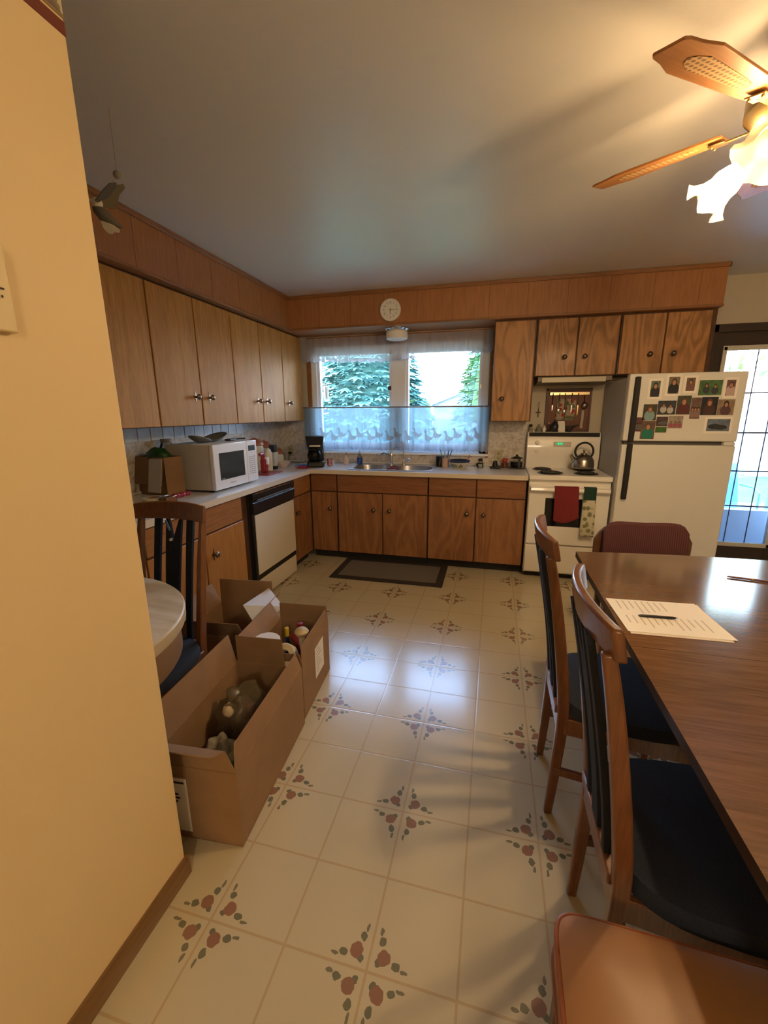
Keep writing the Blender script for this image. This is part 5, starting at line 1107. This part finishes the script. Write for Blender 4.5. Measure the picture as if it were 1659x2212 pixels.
for i in range(4):
    a = R(45+90*i); M().rects([[Vector((.84, -3.49, 0))+Matrix.Rotation(a, 3, 'Z') @ Vector(p) for p in sec] for sec in ([(.03, -.03, .03), (.03, .03, .03), (.03, .03, .12), (.03, -.03, .12)], [(.30, -.025, .001), (.30, .025, .001), (.30, .025, .035), (.30, -.025, .035)])]).build('foot', W_TRIM, rtb, bevel=.004)

# ------------------------------------------------------------------ plaque on the partition
pq = thing('light_switch_plate', 'cream wall plate on the orange partition at the left edge', 'wall plate', (1.47, -3.83, 1.60))
B(1.4605, 1.478, -3.93, -3.778, 1.597, 1.745).build('plate', mat('plaque', (.70, .56, .30), .5), pq, bevel=.003)
mk = M().box(1.4801, 1.4806, -3.800, -3.792, 1.668, 1.671); mk.box(1.4801, 1.4806, -3.799, -3.796, 1.654, 1.658); mk.build('marking', DARKTXT, pq)

# ------------------------------------------------------------------ hanging birds
def BP(px, py, dy=0):
    p = Vector((.875+(px-235)*.0023-(py-420)*.00028, -2.9, 2.266-(py-420)*.00152-(px-235)*.00025)); k = 1+(dy+(px-230)*.0012)/1.5276
    return Vector((2.349, -4.4276, 1.4491)).lerp(p, k)
GB = mat('bird_grey', (.16, .145, .12), .6); GW = mat('bird_white', (.85, .78, .66), .6); GO = mat('bird_olive', (.22, .19, .12), .5, alpha=.75)
bd = thing('bird_ornament', 'hanging bird ornament with white tail and spread grey wings near the ceiling', 'ornament', BP(225, 450))
M().tube([BP(205, 444), BP(210, 450), BP(225, 466), BP(245, 482), BP(262, 492)], [.010, .018, .024, .015, .004], 14).build('body', GB, bd)
hdb = M().sphere(BP(211, 439), .020, 16); hdb.build('head', GW, bd)
M().tube([BP(204, 437), BP(197, 432), BP(190, 428)], [.007, .004, .001], 8).build('beak', GW, bd)
M().slab([BP(216, 470), BP(236, 480), BP(258, 498, -.01), BP(256, 504, -.012), BP(245, 503, -.01), BP(242, 507, -.01), BP(234, 506), BP(224, 494)], .004).build('tail', GW, bd)
M().slab([BP(212, 436, -.012), BP(207, 432, -.02), BP(222, 410, -.05), BP(236, 395, -.07), BP(250, 394, -.07), BP(250, 402, -.06), BP(236, 424, -.03)], .003).build('wing', GB, bd)
M().slab([BP(218, 440, .012), BP(238, 418, .03), BP(250, 400, .05), BP(264, 399, .06), BP(267, 408, .055), BP(256, 422, .04), BP(250, 450, .03), BP(240, 452, .02), BP(224, 446, .012)], .003).build('wing', GO, bd)
ln = M().tube([(.925, -2.9, CE-.001), (.925, -2.9, 2.32), BP(215, 425)], .0008, 5); ln.sphere((.925, -2.9, 2.325), .014, 12)
tag(ln.build('hanging_thread', mat('thread', (.35, .32, .26), .6)), 'thin thread with a pale bead holding up the bird ornament', 'thread')

# ------------------------------------------------------------------ ceiling fan
HX, HY, BZf = 3.175, -2.675, 2.315
fan = thing('ceiling_fan', 'brass ceiling fan with cane-inset oak blades and tulip lights', 'ceiling fan', (HX, HY, CE))
M().lathe([(.001, CE-.001), (.075, CE-.001), (.070, CE-.03), (.030, CE-.055), (.012, CE-.06), (.012, 2.43)], (HX, HY, 0), 28, caps=False).build('canopy', BRASS, fan)
M().lathe([(.05, 2.43), (.115, 2.41), (.130, 2.38), (.130, 2.33), (.100, 2.295), (.06, 2.285)], (HX, HY, 0), 36).build('motor_housing', BRASS, fan)
M().lathe([(.05, 2.285), (.055, 2.275), (.055, 2.25), (.070, 2.24), (.070, 2.20), (.03, 2.18), (.012, 2.165), (.0001, 2.16)], (HX, HY, 0), 28).build('light_hub', BRASS, fan)
CANE = mat('cane', (.72, .47, .20), .6)
def cane_mat():
    m, t, b = newmat('woven_cane'); N, L = t.nodes, t.links
    c = N.new('ShaderNodeTexCoord'); ch = N.new('ShaderNodeTexVoronoi'); ch.inputs['Scale'].default_value = 62; ch.inputs['Randomness'].default_value = .0; L.new(c.outputs['Object'], ch.inputs['Vector'])
    r = N.new('ShaderNodeValToRGB'); L.new(ch.outputs['Distance'], r.inputs[0]); e = r.color_ramp.elements; e[0].color = (.16, .075, .02, 1); e[0].position = .25; e[1].color = (.50, .30, .11, 1); e[1].position = .42
    L.new(r.outputs[0], b.inputs['Base Color']); b.inputs['Roughness'].default_value = .6; return m
CN = cane_mat()
bl_out = [(.175, .045), (.20, .052), (.455, .072), (.485, .074), (.535, .056), (.570, .050), (.582, .042), (.582, -.042), (.570, -.050), (.535, -.056), (.485, -.074), (.455, -.072), (.20, -.052), (.175, -.045)]
ins = [(.245, 0), (.262, .016), (.30, .023), (.42, .032), (.465, .034), (.495, .018), (.505, 0), (.495, -.018), (.465, -.034), (.42, -.032), (.30, -.023), (.262, -.016)]
for i in range(5):
    mtx = Matrix.Translation((HX, HY, BZf)) @ Matrix.Rotation(R(217.3-72*i), 4, 'Z') @ Matrix.Rotation(R(-12.2), 4, 'X')
    b_ = M().slab([(p[0], p[1], 0) for p in bl_out], .007)
    # bake in hub-relative coordinates so the grain runs along each blade
    ob = bpy.data.objects.new('fan_blade', None)
    me_o = b_.build('fan_blade', W_BLADE, None, bevel=.0015, smooth=False); me_o.parent = fan; me_o.matrix_parent_inverse = Matrix.Identity(4)
    me_o.matrix_local = Matrix.Translation((0, 0, BZf-CE)) @ Matrix.Rotation(R(217.3-72*i), 4, 'Z') @ Matrix.Rotation(R(-12.2), 4, 'X')
    bpy.data.objects.remove(ob)
    for sgn, zz in ((-1, -.0018), (1, .0066)):
        ii = M().slab([(p[0], p[1], zz+.0006) for p in ins], .0012).build('cane_inset', CN, None, smooth=False); ii.parent = me_o
    ir = M(); ir.box(.095, .19, -.010, .010, -.012, -.006); ir.box(.17, .215, -.028, .028, -.0115, -.0075); ir.sphere((.205, .018, -.013), .005, 8); ir.sphere((.205, -.018, -.013), .005, 8)
    io = ir.build('blade_iron', BRASS, None, bevel=.002); io.parent = me_o
def shade_mat():
    m = bpy.data.materials.new('tulip_glass'); m.use_nodes = True; t = m.node_tree; t.nodes.clear(); N, L = t.nodes, t.links
    o = N.new('ShaderNodeOutputMaterial'); tr = N.new('ShaderNodeBsdfTransparent'); tl = N.new('ShaderNodeBsdfTranslucent'); em = N.new('ShaderNodeEmission'); m1 = N.new('ShaderNodeMixShader'); ad = N.new('ShaderNodeAddShader')
    tr.inputs[0].default_value = (1, .95, .85, 1); tl.inputs[0].default_value = (.95, .85, .65, 1); em.inputs[0].default_value = (1, .62, .25, 1); em.inputs[1].default_value = SHADE_EMIT*.12
    m1.inputs[0].default_value = .78; L.new(tr.outputs[0], m1.inputs[1]); L.new(tl.outputs[0], m1.inputs[2]); L.new(m1.outputs[0], ad.inputs[0]); L.new(em.outputs[0], ad.inputs[1]); L.new(ad.outputs[0], o.inputs[0]); return m
SHD = shade_mat()
BULB = mat('bulb_glow', (1, .9, .7), .4, emit=(1, .70, .36), es=SHADE_EMIT*4)
for i, a in enumerate((229, 139, 49, -41)):
    a = R(a); d = Vector((math.cos(a), math.sin(a), 0)); c0 = Vector((HX, HY, 2.232)); p1 = c0+d*.070+Vector((0, 0, .01)); p2 = c0+d*.105+Vector((0, 0, -.004))
    ar = M().tube([c0+d*.055, p1, p2], .008, 10).build('lamp_arm', BRASS, fan)
    ax = (d*.80+Vector((0, 0, -.60))).normalized(); s_ = ax.orthogonal().normalized(); t_ = ax.cross(s_); mx2 = Matrix((s_, t_, ax)).transposed()
    M().lathe([(.020, -.005), (.024, .0), (.024, .022), (.018, .026)], p2, 16, 0, mx2).build('socket', BRASS, ar)
    sh = M(); n = 36; prof = [(.026, .018), (.036, .035), (.045, .060), (.044, .085), (.050, .108), (.064, .130), (.074, .142)]
    vs = []
    for j, (r_, z_) in enumerate(prof):
        for k in range(n):
            th = 2*math.pi*k/n; fl = (j/(len(prof)-1))**3; rr = r_*(1+.16*fl*math.cos(6*th)); vs.append(p2+mx2 @ Vector((rr*math.cos(th), rr*math.sin(th), z_-.014*fl*math.cos(6*th))))
    sh.add(vs, [(j*n+k, j*n+(k+1) % n, (j+1)*n+(k+1) % n, (j+1)*n+k) for j in range(len(prof)-1) for k in range(n)])
    sh.build('lamp_shade', SHD, ar)
    bc = p2+ax*.072
    M().sphere(bc, .018, 14).build('bulb', BULB, ar)
    lamp('fan_bulb_light', bc, LAMP_W, LAMP_COL, .022)

# ------------------------------------------------------------------ outdoors
GR = mat('lawn', (.06, .11, .05), .9, noise_amt=.4, noise_sc=1.5)
struct(B(-30, 40, .16, 60, -.35, -.25).build('trim_8', GR))
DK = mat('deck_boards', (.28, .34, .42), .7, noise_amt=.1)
struct(B(3.3, 8.5, .16, 3.6, -.24, -.02).build('trim_9', DK))
# conifers
def conifer(label, x, y, h, r, trunk, colr, n=1500, seed=1, droop=.25, z0=-.25, pw=.75, size=.30):
    rnd = random.Random(seed); t = thing('spruce_tree', label, 'tree', (x, y, z0))
    M().cyl((x, y, z0), (x, y, z0+h*.95), .14, .02).build('trunk', mat('bark', (.07, .05, .04), .9), t)
    m = M(); m.lathe([(r*.62, z0+trunk+.3), (r*.35, z0+trunk+(h-trunk)*.5), (.02, z0+h*.96)], (x, y, 0), 11)
    for i in range(n):
        f = rnd.random()**1.25; zz = z0+trunk+(h-trunk)*f; rr = r*(1-f)**pw*(.45+.55*rnd.random()**.5)+.05; a = rnd.uniform(0, 2*math.pi)
        p = Vector((x+math.cos(a)*rr, y+math.sin(a)*rr, zz-droop*rr)); s = size*(.5+rnd.random())*(.55+.6*(1-f))
        d = Vector((math.cos(a), math.sin(a), -.35+rnd.uniform(-.25, .35))).normalized()
        sd_ = d.cross(Vector((0, 0, 1))).normalized()
        for q in (-1, 0, 1):
            dd = (d+sd_*q*.7).normalized()*s; e = dd.cross(Vector((rnd.uniform(-.3, .3), rnd.uniform(-.3, .3), 1))).normalized()*s*.20
            m.add([p-dd*.15, p+dd*.35+e, p+dd, p+dd*.35-e], [(0, 1, 2, 3)])
    m.build('foliage', mat(colr[0], colr[1], .8, noise_amt=.45, noise_sc=1.2), t, smooth=False)
conifer('large blue-green spruce filling the left window pane', -2.1, 10.5, 7.5, 2.6, .3, ('spruce_teal', (.085, .24, .22)), 6500, 2, .22, size=.34)
conifer('tall thin-branched conifer at the right of the right window pane', 2.33, 13.4, 8.2, 1.65, 1.0, ('spruce_green', (.14, .28, .12)), 1100, 5, .30, size=.42)
conifer('dark conifer behind the white gable in the right window pane', 1.34, 18.7, 5.4, 1.15, .5, ('spruce_dark', (.08, .20, .14)), 1100, 7, .25, size=.36)
def bush(label, x, y, z, r, hgt, colr, n, seed, size=.18, nm='bush'):
    rnd = random.Random(seed); t = thing(nm, label, 'bush' if nm == 'bush' else 'tree', (x, y, -.25)); m = M()
    for i in range(n):
        v = Vector((rnd.gauss(0, 1), rnd.gauss(0, 1), rnd.gauss(0, 1))).normalized()*rnd.random()**.4; p = Vector((x+v.x*r, y+v.y*r, z+v.z*hgt))
        d = Vector((rnd.gauss(0, 1), rnd.gauss(0, 1), rnd.gauss(0, 1))).normalized()*size*rnd.uniform(.6, 1.2); e = d.orthogonal().normalized()*size*.45
        m.add([p-d, p+e, p+d, p-e], [(0, 1, 2, 3)])
    m.build('foliage', mat(colr[0], colr[1], .8, noise_amt=.4, noise_sc=1.5), t, smooth=False); M().cyl((x, y, -.25), (x, y, z), .08, .03).build('stem', mat('bark', (.07, .05, .04), .9), t)
bush('yellow-green rounded shrub low in the right window pane', -1.13, 15.0, 1.25, .78, .9, ('shrub_yellow', (.30, .40, .12)), 900, 3)
bush('leafy pale green tree seen through the patio door glass', 8.6, 6.5, 3.4, 2.2, 1.5, ('leaf_pale', (.25, .42, .12)), 900, 6, .16, 'leafy_tree')
# neighbour's house
hs = thing('neighbour_house', 'white gabled house beyond the fence in the right window pane', 'house', (2.2, 24, -.25))
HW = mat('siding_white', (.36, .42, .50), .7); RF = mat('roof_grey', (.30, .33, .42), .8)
m = M(); gx0, gx1, gy = -1.6, 5.2, 22.0; pk = 1.9
m.add([(gx0+.3, gy, -.25), (gx1-.3, gy, -.25), (gx1-.3, gy, 2.0), (pk, gy, 3.15), (gx0+.3, gy, 2.0), (gx0+.3, gy+6, -.25), (gx1-.3, gy+6, -.25), (gx1-.3, gy+6, 2.0), (pk, gy+6, 3.15), (gx0+.3, gy+6, 2.0)],
      [(0, 1, 2, 3, 4), (9, 8, 7, 6, 5), (0, 4, 9, 5), (1, 6, 7, 2)]); m.build('walls', HW, hs, smooth=False)
m = M(); m.slab([(gx0, gy-.3, 1.93), (pk, gy-.3, 3.25), (pk, gy+6.3, 3.25), (gx0, gy+6.3, 1.93)], .12); m.slab([(pk, gy-.3, 3.25), (gx1, gy-.3, 2.0), (gx1, gy+6.3, 2.0), (pk, gy+6.3, 3.25)], .12); m.build('roof', RF, hs, smooth=False)
wn = B(1.15, 1.85, gy-.03, gy-.005, .9, 1.5).build('window', mat('dark_pane', (.10, .14, .22), .2), hs)
m = M(); m.box(1.1, 1.15, gy-.05, gy-.005, .85, 1.55); m.box(1.85, 1.9, gy-.05, gy-.005, .85, 1.55); m.box(1.1, 1.9, gy-.05, gy-.005, 1.5, 1.55); m.build('window_trim', VINYLW, wn)
gd = thing('garden_shed', 'low shed with slate-blue roof behind the cafe curtain', 'shed', (.7, 16.4, -.25))
B(-.1, 1.6, 15.9, 16.8, -.25, .25).build('walls', mat('shed_wall', (.24, .21, .20), .8), gd)
M().slab([(-.25, 15.7, .25), (1.75, 15.7, .25), (1.5, 16.9, 1.0), (0, 16.9, 1.0)], .08).build('roof', mat('shed_roof', (.09, .12, .24), .7), gd)
fnc = thing('board_fence', 'pale board fence across the yard outside', 'fence', (-1, 21.2, -.25)); m = M()
for i in range(60): m.box(-9+i*.30, -9+i*.30+.27, 21.2, 21.23, -.25, 1.05+.02*(i % 3))
m.build('boards', mat('fence_grey', (.20, .20, .22), .8), fnc)
# deck rail and furniture seen through the door
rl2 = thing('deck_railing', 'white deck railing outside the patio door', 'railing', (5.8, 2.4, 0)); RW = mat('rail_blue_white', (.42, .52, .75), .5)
B(3.6, 8.4, 2.37, 2.43, 1.22, 1.29).build('top_rail', RW, rl2); B(3.6, 8.4, 2.38, 2.42, 1.38, 1.41).build('top_rail', RW, rl2); B(3.6, 8.4, 2.38, 2.42, .84, .88).build('mid_rail', RW, rl2)
for i in range(6): B(3.6+i*.93, 3.68+i*.93, 2.36, 2.44, 0, 1.40).build('post', mat('rail_white', (.8, .85, .92), .5), rl2)
pt_ = thing('patio_table', 'round patio table on the deck outside the door', 'table', (5.6, 1.7, 0)); TB = mat('patio_teal', (.20, .42, .50), .5)
M().lathe([(.50, .70), (.51, .71), (.50, .73), (.0001, .73)], (5.65, 1.65, 0), 40).build('table_top', TB, pt_); M().cyl((5.65, 1.65, -.019), (5.65, 1.65, .70), .03).build('pedestal', TB, pt_)
pch = thing('patio_chair', 'blue plastic patio chair by the deck table', 'chair', (4.95, 1.0, 0)); PB = mat('patio_blue', (.10, .28, .62), .4)
M().box(4.75, 5.15, .85, 1.25, .38, .41).build('seat', PB, pch, bevel=.01); M().rects([[Vector((x, 1.24+.10*q, z)) for x, z in ((4.76+.02*q, .41+.45*q), (5.14-.02*q, .41+.45*q))]+[Vector((x, 1.26+.10*q, z)) for x, z in ((5.14-.02*q, .41+.45*q), (4.76+.02*q, .41+.45*q))] for q in (0, .5, 1)]).build('backrest', PB, pch, bevel=.006)
for (x, y) in ((4.77, .87), (5.13, .87), (4.77, 1.23), (5.13, 1.23)): M().cyl((x, y, -.019), (x, y, .38), .018).build('leg', PB, pch)
for s in (4.76, 5.14): M().tube([(s, 1.26, .62), (s, 1.0, .63), (s, .88, .58), (s, .87, .40)], .014, 8).build('arm', PB, pch)
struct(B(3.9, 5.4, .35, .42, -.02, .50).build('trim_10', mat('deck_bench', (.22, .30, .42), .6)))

bwl = thing('privacy_wall', 'pale siding wall across the yard beyond the deck railing', 'wall', (9, 7.6, -.25)); m = M()
for k in range(9): m.box(6.2, 16, 8.6+.004*(k % 2), 8.75, -.25+k*.22, -.04+k*.22)
m.build('siding', HW, bwl)

tg = thing('key_tag', 'small pale blue strap with metal end hanging on the nook chair back', 'tag', (.99, -2.945, .93))
M().slab([(.984, -2.948, 1.000), (.994, -2.948, 1.002), (1.012, -2.950, .957), (1.002, -2.950, .954)], .002).build('strap', mat('tag_blue', (.20, .30, .50), .5), tg)
M().slab([(1.003, -2.951, .950), (1.009, -2.951, .950), (1.013, -2.951, .925), (1.006, -2.951, .923)], .002).build('link', MATTE, tg)
M().sphere((1.008, -2.951, .915), .009, 12).build('ring', CHROME, tg)
